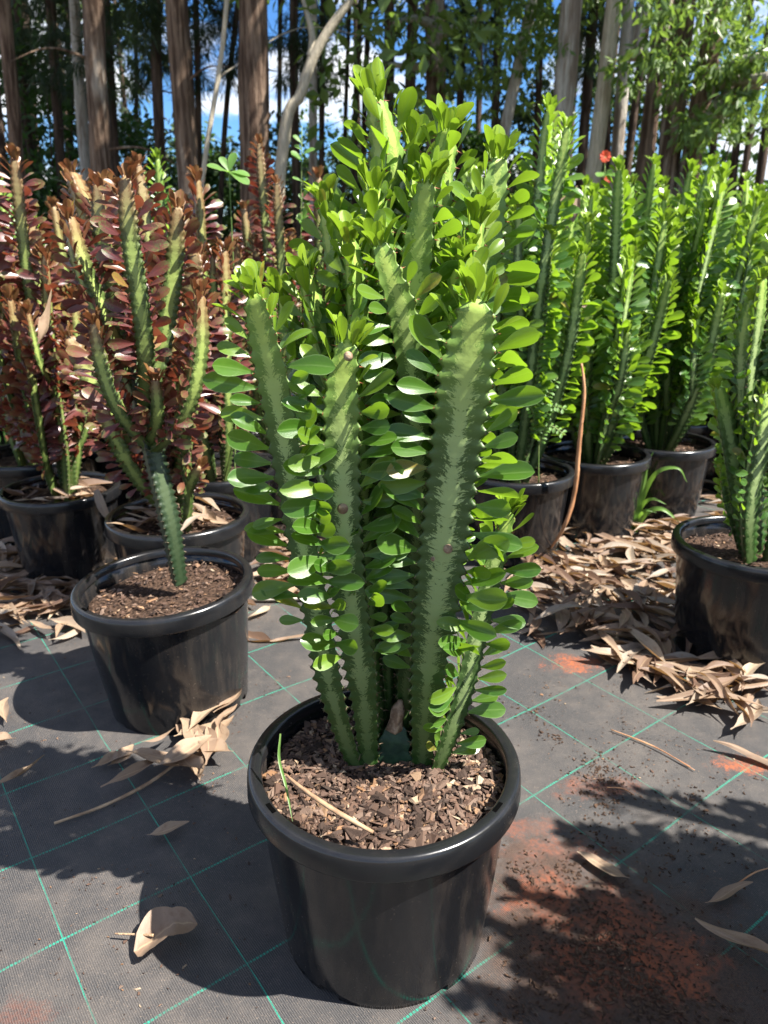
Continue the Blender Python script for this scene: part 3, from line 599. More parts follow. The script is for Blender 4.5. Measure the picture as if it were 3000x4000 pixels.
# (points px,py,Y), width px near the top, ridge rotation deg, leaf start, leaf length, name-side options
STEMS = [
    dict(p=[(798, 1662, .79), (785, 1500, .78), (765, 1350, .765), (745, 1150, .75), (738, 950, .74), (738, 830, .735), (750, 742, .73)], w=80, phi=4, st=.33, ll=.046, bt=.62),
    dict(p=[(912, 1655, .79), (926, 1450, .78), (950, 1250, .765), (975, 1050, .75), (1000, 860, .74), (1018, 740, .735), (1030, 655, .73)], w=118, phi=-8, st=.27, ll=.050, bt=.5, bl=.25),
    dict(p=[(782, 1668, .79), (752, 1600, .785), (716, 1470, .775), (690, 1320, .765), (655, 1150, .755), (628, 1000, .745), (598, 830, .735), (572, 720, .73), (552, 640, .725)], w=76, phi=-12, st=.36, ll=.044, bt=.6),
    dict(p=[(934, 1685, .78), (955, 1620, .775), (995, 1500, .77), (1026, 1370, .765), (1058, 1235, .76), (1096, 1105, .752)], w=50, phi=15, st=.10, ll=.040, bt=.6, bl=.08),
    dict(p=[(856, 1580, .86), (850, 1200, .87), (838, 900, .88), (812, 650, .885), (815, 450, .885), (836, 345, .88), (812, 222, .87)], w=80, phi=58, st=.38, ll=.050, bt=.6),
    dict(p=[(885, 1575, .87), (892, 1100, .88), (905, 800, .88), (935, 500, .87), (968, 285, .86)], w=70, phi=62, st=.38, ll=.044, bt=.6),
    dict(p=[(905, 1585, .84), (940, 1200, .85), (990, 900, .86), (1035, 600, .86), (1055, 470, .86), (1077, 345, .86)], w=70, phi=5, st=.36, ll=.043, bt=.6),
    dict(p=[(872, 1580, .84), (882, 1000, .83), (893, 700, .82), (905, 520, .81), (922, 395, .80)], w=66, phi=-5, st=.38, ll=.042, bt=.6),
    dict(p=[(868, 1590, .82), (900, 1100, .80), (890, 850, .785), (868, 680, .77), (842, 600, .76), (820, 528, .755)], w=66, phi=8, st=.42, ll=.039, bt=.6),
    dict(p=[(902, 1600, .82), (950, 1100, .82), (978, 800, .81), (988, 650, .80), (992, 565, .795)], w=64, phi=60, st=.38, ll=.042, bt=.6),
    dict(p=[(838, 1585, .85), (802, 1100, .85), (766, 800, .85), (737, 600, .85), (706, 440, .85)], w=68, phi=58, st=.36, ll=.044, bt=.6),
    dict(p=[(850, 1585, .84), (838, 1000, .84), (826, 700, .84), (820, 520, .83), (808, 410, .82)], w=60, phi=50, st=.38, ll=.042, bt=.6),
    dict(p=[(822, 1590, .82), (772, 1200, .83), (727, 900, .83), (685, 700, .82), (662, 600, .815)], w=60, phi=55, st=.36, ll=.043, bt=.6),
    dict(p=[(810, 1600, .80), (790, 1300, .79), (775, 1000, .785), (760, 860, .78), (765, 760, .775)], w=52, phi=50, st=.42, ll=.040, bt=.6),
    dict(p=[(880, 1590, .83), (905, 1250, .835), (925, 1000, .835), (935, 850, .83), (940, 720, .825)], w=56, phi=33, st=.40, ll=.042, bt=.6),
    dict(p=[(815, 1590, .83), (740, 1200, .84), (690, 950, .85), (640, 760, .85), (612, 640, .85)], w=52, phi=60, st=.40, ll=.043, bt=.6),
    dict(p=[(840, 1585, .83), (800, 1000, .81), (775, 760, .80), (765, 610, .79), (756, 520, .785)], w=54, phi=52, st=.42, ll=.043, bt=.6),
    dict(p=[(862, 1585, .86), (868, 1000, .89), (872, 600, .90), (880, 400, .90), (892, 318, .90)], w=58, phi=60, st=.40, ll=.046, bt=.6),
    dict(p=[(898, 1590, .83), (960, 1000, .83), (1000, 700, .83), (1020, 560, .825), (1032, 480, .82)], w=58, phi=55, st=.40, ll=.045, bt=.6),
]
rs = random.Random(3)
so = []; allv = []
axis = (0.015 - MB.x, 0.815 - MB.y)
for i, S in enumerate(STEMS):
    P = [np.array(at(*q) - MB) for q in S['p']]
    tp = at(*S['p'][-2]); R = S['w'] * SC / FPX * depth(tp) / math.sqrt(3) * 0.98
    V, F, A, nodes, tip, tT, Lt = build_stem(P, R, R_(S['phi']), 0.0160, 2, S['bt'], S.get('bl', .16), .80, seed=i + 1)
    o = obj('stem', mesh_np('stem', V, F, True, A), M_STEM, main); so.append(o)
    add_spines(o, spine_list(nodes, rs, 0.0062), [M_SPINE, M_SPINE_RED])
    for lf in leaf_list(nodes, tip, tT, Lt, R, axis, rs, S['st'], S['ll'] * 1.03, 6, 44, .99, 1.0, 18, jit=1.35): allv.append((i, *lf))
place_leaves(main, so, allv, MB, M_LEAF, 300, True)
# sawn-off old trunk with its corky cap
P = [np.array(at(852, 1668, .80) - MB), np.array(at(852, 1620, .80) - MB), np.array(at(853, 1566, .805) - MB)]
V, F, A, nodes, tip, tT, Lt = build_stem(P, 0.027, R_(0), 0.02, 2, 1, .01, .9, seed=40)
st = obj('stump', mesh_np('stump', V, F, True, A), M_STUMP, main); st['label'] = 'dark cut-off old trunk between the stems'
V, F = tube([at(853, 1574, .80) - MB, at(858, 1545, .80) - MB, at(866, 1512, .803) - MB], [.011, .0075, .008, .0025], 10, .004, True, .45, 3)
obj('corky_cap', mesh_np('corky_cap', V, F), M_CORK, st)
def scar(px, py, Y, r, parent):
    c = at(px, py, Y) - MB; V = [c + Vector((0, -0.002, 0))]; n = 14
    for ring, (q, z) in enumerate(((.75, -.0018), (1, .0015))):
        for k in range(n):
            a = 2 * math.pi * k / n; V.append(c + Vector((math.cos(a) * r * q, z, math.sin(a) * r * q * 1.05)))
    F = [(0, 1 + (k + 1) % n, 1 + k) for k in range(n)]; Fq = [(1 + k, 1 + (k + 1) % n, 1 + n + (k + 1) % n, 1 + n + k) for k in range(n)]
    obj('corky_scar', mesh_np('corky_scar', [tuple(v) for v in V], [np.array(Fq), np.array(F)]), M_CORK, parent)
scar(740, 1100, .7335, .0058, so[0]); scar(968, 1187, .7395, .0052, so[1]); scar(935, 1208, .7395, .0025, so[1]); scar(752, 770, .7155, .0045, so[0]); scar(806, 1120, .845, .004, so[4])

# -------- generic euphorbia
def gen_plant(x, y, label, H, n, seed, red=False, spread=0.10, lean=(0, 0), lod=1, indiv=0, llen=0.032, group=None, R0=0.019, z0=0.215, start=.22, custom=None, spacing=0.019, rot=0, nb=3):
    rs = random.Random(seed); base = Vector((x, y, z0))
    pl = thing('euphorbia_plant', label, 'succulent', base, group)
    mat, smat = (M_LEAFR, M_STEMR) if red else (M_LEAFB, M_STEM)
    paths = []
    if custom: paths = [([np.array(at(*q) - base) for q in c[0]], c[1] * SC / FPX * depth(at(*c[0][-1])) / math.sqrt(3), c[2] if len(c) > 2 else start) for c in custom]
    for i in range(n):
        a = rot + 2 * math.pi * (i + rs.uniform(-.3, .3)) / max(1, n); q = 0.0 if i == 0 else rs.uniform(.35, 1.0)
        h = (H - z0) * (1.0 if i == 0 else rs.uniform(.5, .96)); d = np.array([math.cos(a), math.sin(a), 0])
        sp = spread * q; b0 = d * rs.uniform(.012, .032)
        p = [b0 - np.array([0, 0, .01]), b0 + d * sp * .35 + np.array([0, 0, h * .25]), d * sp * .8 + np.array([0, 0, h * .6]), d * sp + np.array([rs.uniform(-.02, .02), rs.uniform(-.02, .02), h])]
        p = [v + np.array([lean[0], lean[1], 0]) * (max(0, v[2]) / (H - z0)) for v in p]
        R = R0 * .86 * rs.uniform(.8, 1.15); paths.append((p, R, start))
        if i < nb:   # side branch
            C = catmull(p); k = int(len(C) * rs.uniform(.18, .55)); aa = a + rs.uniform(-1.2, 1.2); dd = np.array([math.cos(aa), math.sin(aa), 0]); c0 = C[k]; hh = (h - c0[2]) * rs.uniform(.45, .85)
            paths.append(([c0, c0 + dd * .03 + np.array([0, 0, .05]), c0 + dd * .055 + np.array([0, 0, hh * .5]), c0 + dd * .065 + np.array([0, 0, hh])], R * .85, .08))
    so, al = [], []
    for i, (p, R, st_) in enumerate(paths):
        V, F, A, nodes, tip, tT, Lt = build_stem(p, R, rs.uniform(0, 6.28) if not custom or red or i % 2 else R_(rs.uniform(-25, 25)), spacing, lod, .7, .12, .8, seed=seed * 3 + i)
        o = obj('stem', mesh_np('stem', V, F, True, A), M_STEM_SHADED if custom and st_ > .9 else smat, pl); so.append(o)
        if lod == 1: add_spines(o, spine_list(nodes, rs, 0.0055), [M_SPINE, M_SPINE_RED])
        for lf in leaf_list(nodes, tip, tT, Lt, R, (0, 0), rs, st_, llen, 6, 42, .98, .9, 13, grow=.13 if not red else .06, jit=1.5 if not red else 2.6): al.append((i, *lf))
    place_leaves(pl, so, al, base, mat, indiv)
    return pl

DRYIN = []      # pots that carry dry leaves
# left: red-leaved plants
POT_L = [
    dict(c=(366, 1252), D=1.285, lab='tilted black pot with one bare dark stem, in front of the red-leaved plants', tilt=(0, R_(-2.5)), plant='A'),
    dict(c=(385, 1105), D=1.66, lab='black pot strewn with dry leaves behind the tilted pot', plant='B'),
    dict(c=(130, 1060), D=1.92, lab='black pot with a curled dry leaf hanging over its rim', plant='C', rs=.93),
]
def xw(px, D, z=PH):   # world x of a pixel column at distance D, height z
    return (px * SC - 1500) / FPX * (D * CP - (z - CAM_H) * SP)
pA = Vector((xw(366, 1.285), 1.285, 0)); pB = Vector((xw(385, 1.66), 1.66, 0)); pC = Vector((xw(128, 1.92), 1.92, 0)); pD = Vector((xw(10, 2.75), 2.75, 0))
make_pot(pA.x, pA.y, POT_L[0]['lab'], 'fine bark mulch in the tilted black pot', tilt=(0, R_(-2.5)), rotz=R_(20), nchip=700, size=.009, fill=.224, seed=2)
make_pot(pB.x, pB.y, POT_L[1]['lab'], 'bark mulch under dry leaves in the pot behind the tilted pot', rotz=R_(40), nchip=300, seed=3)
make_pot(pC.x, pC.y, POT_L[2]['lab'], 'bark mulch under grey dry leaves in the pot left of the tilted pot', rs=.93, rotz=R_(10), nchip=250, seed=4)
make_pot(pD.x, pD.y, 'black pot cut by the picture edge with dry leaf hanging on its side', 'bark mulch in the far left pot', nchip=150, seed=5)
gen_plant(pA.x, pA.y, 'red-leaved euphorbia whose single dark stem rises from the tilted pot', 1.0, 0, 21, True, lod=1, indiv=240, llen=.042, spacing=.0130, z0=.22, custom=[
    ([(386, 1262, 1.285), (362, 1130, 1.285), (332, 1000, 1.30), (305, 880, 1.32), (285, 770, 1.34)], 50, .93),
    ([(322, 965, 1.30), (292, 930, 1.28), (258, 880, 1.26), (228, 800, 1.26), (205, 700, 1.26)], 38, .12),
    ([(326, 975, 1.30), (372, 930, 1.28), (408, 860, 1.27), (428, 760, 1.27), (432, 640, 1.27)], 40, .12),
    ([(322, 960, 1.30), (340, 900, 1.27), (335, 820, 1.26)], 34, .10),
    ([(310, 890, 1.32), (350, 760, 1.36), (375, 600, 1.38), (385, 450, 1.38)], 40, .1),
    ([(300, 870, 1.32), (258, 770, 1.33), (210, 660, 1.33), (170, 560, 1.33), (150, 470, 1.33)], 44, .10),
    ([(310, 900, 1.31), (318, 790, 1.29), (305, 650, 1.28), (285, 520, 1.28), (272, 385, 1.28)], 42, .15),
    ([(300, 860, 1.34), (262, 700, 1.37), (230, 540, 1.38), (212, 400, 1.40)], 40, .10),
])
gen_plant(pB.x, pB.y, 'bushy red-leaved euphorbia with many stems behind the tilted pot', 1.0, 4, 22, True, .10, indiv=300, llen=.040, R0=.017, spacing=.0130, nb=3, rot=.5, custom=[
    ([(345, 1085, 1.64), (300, 1030, 1.62), (255, 950, 1.60), (222, 880, 1.59)], 40, .2),
    ([(340, 1085, 1.66), (275, 960, 1.63), (200, 830, 1.62), (150, 730, 1.62)], 44, .3),
    ([(375, 1085, 1.64), (352, 1000, 1.62), (330, 880, 1.60), (322, 845, 1.60)], 38, .15),
    ([(390, 1085, 1.65), (400, 980, 1.62), (420, 850, 1.60), (430, 745, 1.60)], 44, .25),
    ([(385, 1080, 1.67), (405, 900, 1.66), (420, 700, 1.66), (425, 550, 1.66)], 48, .3),
    ([(375, 1085, 1.67), (345, 900, 1.66), (325, 780, 1.66), (335, 760, 1.66)], 40, .2),
    ([(400, 1080, 1.64), (410, 1050, 1.62), (430, 1010, 1.60)], 36, .3),
    ([(370, 1080, 1.68), (330, 850, 1.68), (295, 600, 1.68), (232, 400, 1.68)], 50, .3),
    ([(370, 1080, 1.70), (330, 850, 1.70), (240, 600, 1.70), (155, 375, 1.70)], 50, .35),
])
gen_plant(pC.x, pC.y, 'red-leaved euphorbia growing from the pot with the overhanging dry leaf', 1.03, 7, 23, True, .15, indiv=220, llen=.050, spacing=.0135, R0=.019, nb=8, z0=.2)
gen_plant(pD.x, pD.y, 'red-leaved euphorbia in the pot cut by the left picture edge', 1.0, 6, 24, True, .14, indiv=120, llen=.050, spacing=.015, nb=6)
RED_BACK = [((470, 2.05), 1.00, 6, 'red-leaved euphorbia half hidden behind the tall green plant'), ((600, 2.35), 1.12, 5, 'tall dark red euphorbia column rising before the big pale trunk'),
            ((300, 2.35), 1.0, 6, 'red euphorbia in the second row'), ((60, 2.2), .98, 6, 'red euphorbia in the second row'), ((700, 2.6), 1.05, 5, 'red euphorbia in the second row'), ((180, 2.9), .98, 6, 'red euphorbia in the second row'),
            ((420, 3.0), 1.0, 6, 'red euphorbia in the second row'), ((560, 3.1), .98, 6, 'red euphorbia in the second row'), ((-40, 3.4), .95, 5, 'red euphorbia in the second row')]
for i, ((px, D), H, n, lab) in enumerate(RED_BACK):
    x = xw(px, D)
    g = 'red euphorbias of the back rows' if 'second row' in lab else None
    lab2 = 'red-leaved euphorbia standing in the crowded rows behind the first red plants' if g else lab
    make_pot(x, D, 'black pot of a red-leaved plant in the crowded back rows', 'bark mulch in a pot of the red back rows', nchip=80, group='black pots of the red back rows', sgroup='mulch in the red back row pots', seed=30 + i)
    gen_plant(x, D, lab2, H, n, 50 + i, True, .12, lod=1 if D < 2.5 else 0, indiv=100 if i < 2 else 0, llen=.050 if i != 1 else .036, group=g, spacing=.015 if i != 1 else .013)
for i, (px, D, H) in enumerate([(8, 2.45, 1.06), (75, 3.1, 1.08), (392, 2.75, 1.12), (330, 3.5, 1.1)]):
    x = xw(px, D)
    make_pot(x, D, 'black pot of a green plant standing behind the red rows', 'bark mulch in a pot behind the red rows', nchip=60, group='pots of green plants behind the red rows', sgroup='mulch in pots behind the red rows', seed=160 + i)
    gen_plant(x, D, 'green euphorbia showing its tips behind the red-leaved plants', H, 7, 260 + i, False, .15, lod=0, llen=.05, group='green plants behind the red rows', R0=.019, nb=5)
# right: green-leaved plants
POT_R = [(1113, 2.04, 'black pot beside the long dry frond, holding a leafy green plant and weeds', 1.15, 'tall green euphorbia standing highest behind the foreground plant'),
         (1285, 2.22, 'black pot behind the long dry frond', 1.04, 'green euphorbia in the pot behind the long dry frond'),
         (1430, 2.37, 'black pot behind the tuft of green grass', 1.06, 'green euphorbia in the pot behind the grass tuft'),
         (1632, 1.48, 'black pot with a wisp of spider web, in the leaf drift', 0.98, 'dark-stemmed green euphorbia in the pot standing in the leaf drift'),
         (1640, 2.62, 'black pot half hidden behind the pot in the leaf drift', 1.05, 'green euphorbia behind the dark-stemmed one in the leaf drift')]
for i, (px, D, lab, H, lab2) in enumerate(POT_R):
    x = xw(px, D)
    make_pot(x, D, lab, 'bark mulch in the ' + lab[:lab.find(' pot') + 4] + ' ' + ' '.join(lab.split(' pot ', 1)[1].split()[:6]).rstrip(','), nchip=420, size=.010, rotz=i * 1.1, seed=60 + i)
    if i == 3:
        gen_plant(x, D, lab2, H, 3, 70 + i, False, .10, indiv=200, llen=.034, R0=.022, rot=1.2, custom=[
            ([(1615, 1215, 1.44), (1615, 1100, 1.42), (1640, 950, 1.41), (1655, 850, 1.41)], 46, .25),
            ([(1630, 1190, 1.48), (1618, 1000, 1.48), (1615, 800, 1.48), (1628, 650, 1.48)], 60, .35),
            ([(1600, 1180, 1.50), (1575, 1080, 1.50), (1562, 1010, 1.50)], 40, .2),
            ([(1605, 1190, 1.49), (1580, 1000, 1.49), (1550, 840, 1.49)], 44, .3)])
    else:
        gen_plant(x, D, lab2, H, [11, 14, 14, 0, 13][i], 70 + i, False, [.19, .22, .23, 0, .22][i], lod=1, indiv=[300, 300, 300, 0, 200][i], llen=.054, R0=.019, rot=i, spacing=.0165, nb=9, lean=(.02, 0) if i else (.03, 0))
k = 0
rs = random.Random(11)
for row, (D, xs) in enumerate([(2.72, (1010, 1140, 1240, 1345, 1450, 1560)), (3.2, (900, 1060, 1210, 1380, 1560, 1720)), (3.75, (1000, 1150, 1290, 1440, 1590, 1730)), (4.4, (1180, 1310, 1440, 1560, 1680)), (5.2, (1390, 1500, 1610, 1710))]):
    for px in xs:
        x = xw(px + rs.uniform(-12, 12), D); Dy = D + rs.uniform(-.06, .06); k += 1
        make_pot(x, Dy, 'black pot of a green euphorbia in the massed back rows', 'bark mulch in a pot of the green back rows', nchip=60, group='black pots of the green back rows', sgroup='mulch in the green back row pots', seed=100 + k)
        gen_plant(x, Dy, 'green euphorbia among the massed rows on the right', rs.uniform(.98, 1.12), rs.choice([8, 9, 10]), 200 + k, False, .23, lod=0, llen=.054, group='green euphorbias of the back rows', R0=.019, spacing=.019, nb=5)
# plants just outside the frame to the right: their shadows fall across the mat
for i, (x, y, H) in enumerate([(0.93, .49, 1.16), (1.22, .60, 1.25), (0.82, .12, 1.05), (1.55, 1.28, 1.05)]):
    make_pot(x, y, 'black pot standing to the right of the weed mat clearing', 'bark mulch in a pot right of the clearing', nchip=120, group='pots right of the clearing', sgroup='mulch right of the clearing', seed=140 + i)
    gen_plant(x, y, 'green euphorbia standing to the right of the weed mat clearing', H, 12, 240 + i, False, .20, lod=0, llen=.052, group='green plants right of the clearing', R0=.026, nb=9)

# ------------------------------------------------------------------ dry leaves
def dry_tpl(wid, curl, wave, twist, seed, petiole=.12, blunt=0.0):
    r = np.random.default_rng(seed); V = []; lu = []; lv = []
    rows = np.linspace(0, 1, 15); wid = wid * .8
    for v in rows:
        t = max(0, (v - petiole) / (1 - petiole)); hw = 0.008 + wid * (math.sin(math.pi * t ** (0.72)) ** (1.0 - blunt * .5) if 0 < t < 1 else 0)
        hw *= 1 + .10 * math.sin(v * 13 + seed) * wave
        bend = 0.10 * math.sin(v * 3.0 + seed) * wave * 1.5; th = twist * (v - .4)
        for c in (-1, -.45, 0, .45, 1):
            x = c * hw; z = curl * (abs(c) ** 1.5) * hw * .9
            z += .18 * wave * hw * math.sin(c * 2 + v * 7 + seed)
            xx = x * math.cos(th) - z * math.sin(th); zz = x * math.sin(th) + z * math.cos(th)
            V.append((xx + bend, v - .5, zz + .055 * wave * math.sin(v * 4.2 + seed * 1.7) + .02)); lu.append(c); lv.append(v)
    F = [(i * 5 + k, i * 5 + k + 1, i * 5 + k + 6, i * 5 + k + 5) for i in range(14) for k in range(4)]
    return np.array(V), np.array(F), {'lu': np.array(lu), 'lv': np.array(lv)}
DRY = [dry_tpl(w_, c, wv, tw, i) for i, (w_, c, wv, tw) in enumerate([(.10, .5, .6, .8), (.085, .9, .9, 1.6), (.12, .3, .8, -.7), (.11, 1.1, .5, .3), (.075, .7, 1.1, -1.8), (.13, .4, 1.0, 1.0), (.10, -.6, .8, .6), (.14, .6, .7, -.4), (.09, .2, 1.2, 1.2), (.16, .7, .9, .3)])]
DRY_ME = []
for t in DRY:
    me = mesh_np('dry_leaf', t[0], t[1], True, t[2]); me.materials.append(M_DRY); DRY_ME.append(me)
DRY_PALE = []
for i, t in enumerate(DRY):
    me = mesh_np('dry_leaf', t[0], t[1], True, t[2]); me.materials.append(M_DRY_PALE if i % 2 else M_DRY_TAN); DRY_PALE.append(me)
def dry_mx(p, s, r, tilt=.25, ang=None):
    return Matrix.Translation(p) @ Matrix.Rotation(r.uniform(0, 6.28) if ang is None else ang, 4, 'Z') @ Matrix.Rotation(r.uniform(-tilt, tilt), 4, 'X') @ Matrix.Rotation(r.uniform(-tilt * 1.6, tilt * 1.6), 4, 'Y') @ Matrix.Scale(s, 4)
def inpoly(x, y, P):
    c = False; j = len(P) - 1
    for i in range(len(P)):
        if (P[i][1] > y) != (P[j][1] > y) and x < (P[j][0] - P[i][0]) * (y - P[i][1]) / (P[j][1] - P[i][1]) + P[i][0]: c = not c
        j = i
    return c
POTS_XY = [(o.location.x, o.location.y, PB * o.scale.x) for o in bpy.data.objects if o.name.startswith('plant_pot')]
rs = random.Random(17); cand = []
ZONES = [ # polygon in picture points, leaf count, label, group
    ([(1130, 1190), (1260, 1130), (1480, 1150), (1480, 1400), (1300, 1460), (1180, 1330), (1110, 1330)], 190, 'dry tan gum leaf in the deep drift between the right-hand pots', 'dry leaves of the right-hand drift', .05),
    ([(1290, 1420), (1480, 1390), (1659, 1440), (1659, 1560), (1560, 1560), (1420, 1490)], 75, 'dry tan gum leaf spilling in front of the pot in the drift', 'dry leaves before the pot in the drift', .03),
    ([(1480, 1130), (1659, 1080), (1659, 1180), (1480, 1200)], 40, 'dry tan gum leaf lying behind the pot in the drift', 'dry leaves behind the pot in the drift', .03),
    ([(0, 1180), (60, 1200), (180, 1270), (170, 1330), (60, 1345), (0, 1345)], 75, 'dry brown gum leaf heaped at the left before the pots', 'dry leaves heaped at the left', .03),
    ([(545, 1160), (655, 1150), (660, 1300), (575, 1320)], 50, 'dry brown gum leaf between the tilted pot and the foreground plant', 'dry leaves between the tilted and foreground pots', .025),
]
single = []; stuff = []
for poly, n, lab, grp, hgt in ZONES:
    G = [gnd(*q) for q in poly]; P = [(g.x, g.y) for g in G]; x0, x1 = min(q[0] for q in P), max(q[0] for q in P); y0, y1 = min(q[1] for q in P), max(q[1] for q in P)
    k = 0
    while k < n:
        x, y = rs.uniform(x0, x1), rs.uniform(y0, y1)
        if not inpoly(x, y, P) or any((x - a) ** 2 + (y - b) ** 2 < (c + .012) ** 2 for a, b, c in POTS_XY): continue
        k += 1; s = rs.uniform(.085, .155)
        single.append((dry_mx(Vector((x, y, .006 + rs.random() ** 1.5 * hgt)), s, rs, .14), lab, grp, x, y))
single.sort(key=lambda t: t[4])
for i, (mx, lab, grp, x, y) in enumerate(single):
    if i < 285: o = obj('dry_leaf', DRY_ME[i % 10]); o.matrix_world = mx; tag(o, lab, 'leaf', grp)
    else: stuff.append(mx)
# the rest of the litter under the plants and back along the rows, as one mass
for i in range(5600):
    y = rs.uniform(1.5, 6.8); x = rs.uniform(-1.2, 1.2) * (y * .62 + .35)
    px, py = proj((x, y, 0))
    if 560 < px < 1120 and y < 1.9: continue
    if any((x - a) ** 2 + (y - b) ** 2 < (c + .01) ** 2 for a, b, c in POTS_XY): continue
    stuff.append(dry_mx(Vector((x, y, .004 + rs.random() ** 2 * .025)), rs.uniform(.07, .14), rs, .16))
V0, F0, A0, off = [], [], {'lu': [], 'lv': [], 'rnd': []}, 0
for k in range(10):
    g = stuff[k::10]; V, F, A = DRY[k]; n = len(V); Mx = np.array([[list(q) for q in m] for m in g]); P = np.einsum('kij,nj->kni', Mx[:, :3, :3], V) + Mx[:, None, :3, 3]
    V0.append(P.reshape(-1, 3)); F0.append((F[None] + (off + np.arange(len(g)) * n)[:, None, None]).reshape(-1, 4)); off += len(g) * n
    A0['lu'].append(np.tile(A['lu'], len(g))); A0['lv'].append(np.tile(A['lv'], len(g))); A0['rnd'].append(np.repeat(RNG.random(len(g)), n))
o = obj('leaf_litter', mesh_np('leaf_litter', np.concatenate(V0), np.concatenate(F0), True, {k: np.concatenate(v) for k, v in A0.items()}), M_DRY)
tag(o, 'brown dry leaf litter covering the ground under the rows of plants', 'leaf litter', None, 'stuff')
# leaves one can point to
def one_leaf(px, py, s, ang, k, lab, z=.012, wide=1.0, tilt=.1, grp=None, pos=None, rx=0, ry=0, pale=True):
    p = pos if pos is not None else gnd(px, py, 0) + Vector((0, 0, z))
    o = obj('dry_leaf', (DRY_PALE if pale else DRY_ME)[k]); o.matrix_world = Matrix.Translation(p) @ Matrix.Rotation(ang, 4, 'Z') @ Matrix.Rotation(rx, 4, 'X') @ Matrix.Rotation(ry, 4, 'Y') @ Matrix.Diagonal((s * wide, s, s, 1))
    return tag(o, lab, 'leaf', grp)
one_leaf(365, 1790 + 12, .062, R_(-75), 7, 'small curled tan leaf lying alone in the plant shadow', wide=1.5)
one_leaf(1300, 1886, .075, R_(70), 5, 'brown leaf with a rusty stain at the edge of the right-hand shadow', wide=1.3)
one_leaf(1572, 1946, .082, R_(-80), 2, 'slim brown leaf lying in the right-hand shadow', wide=.9)
one_leaf(1605, 2075, .125, R_(35), 1, 'long grey-brown gum leaf in the front right corner', z=.02, wide=.9)
one_leaf(1540, 1545, .21, R_(80), 0, 'longest pale gum leaf pointing out of the drift across the mat', z=.02, wide=.8)
one_leaf(1630, 1655, .14, R_(60), 6, 'pale pinkish leaf on the red-stained mat', z=.015, wide=.7)
one_leaf(20, 1545, .085, R_(20), 3, 'yellowish tan leaf beside the shadow of the tilted pot', wide=1.4)
one_leaf(4, 1600, .07, R_(60), 9, 'broad tan leaf beside the slim curved one', wide=1.5)
one_leaf(42, 1680, .10, R_(-40), 1, 'slim curved brown leaf at the edge of the plant shadow', wide=.9)
one_leaf(615, 1387, .115, R_(-88), 2, 'long flat orange-brown leaf between the tilted pot and foreground plant', wide=.55, z=.006)
for (px, py, s, a, k, wd) in [(430, 1640, .13, 25, 0, 1.1), (455, 1620, .11, -10, 7, 1.2), (415, 1625, .10, 60, 5, 1.3), (320, 1690, .15, -62, 8, .8), (250, 1660, .075, -70, 9, 1.1), (480, 1560, .12, -35, 1, .8), (500, 1590, .10, 10, 4, .8), (440, 1665, .08, 5, 3, 1.3), (345, 1618, .06, -50, 6, .8), (420, 1600, .09, 15, 2, 1.5), (445, 1600, .10, -25, 5, 1.4), (470, 1640, .09, 40, 9, 1.3), (400, 1660, .11, -55, 7, 1.2), (460, 1585, .11, -40, 3, 1.2), (430, 1680, .07, 20, 9, 1.6), (360, 1668, .12, -68, 5, 1.2), (262, 1640, .06, -40, 7, 1.6), (495, 1545, .10, -20, 0, 1.0)]:
    one_leaf(px, py, s, R_(a), k, 'dry tan leaf in the heap before the tilted pot', z=rs.uniform(.008, .04), wide=wd * 1.35, grp='leaf heap before the tilted pot')
# broad leaf with a stalk, front left
t = dry_tpl(.46, .45, .8, .25, 3, .03, 1.0); me = mesh_np('broad_leaf', t[0] + np.stack([np.zeros(75), np.zeros(75), [.05 * mnoise.noise(Vector((v[0] * 9, v[1] * 9, 2))) for v in t[0]]], 1), t[1], True, t[2]); me.materials.append(M_DRY_BROWN)
p = gnd(362, 2050); o = obj('dry_leaf', me); o.matrix_world = Matrix.Translation(p + Vector((0, 0, .018))) @ Matrix.Rotation(R_(-72), 4, 'Z') @ Matrix.Rotation(.12, 4, 'X') @ Matrix.Scale(.080, 4)
tag(o, 'broad crinkled brown leaf with a stalk lying on the sunlit mat', 'leaf')
q = o.matrix_world.inverted(); stv = [q @ (gnd(250, 2032) + Vector((0, 0, .012))), q @ (gnd(285, 2036) + Vector((0, 0, .014))), q @ (gnd(335, 2046) + Vector((0, 0, .020)))]
V, F = tube(stv, [.014, .018, .022], 6); obj('stalk', mesh_np('stalk', V, F), M_TWIG, o)
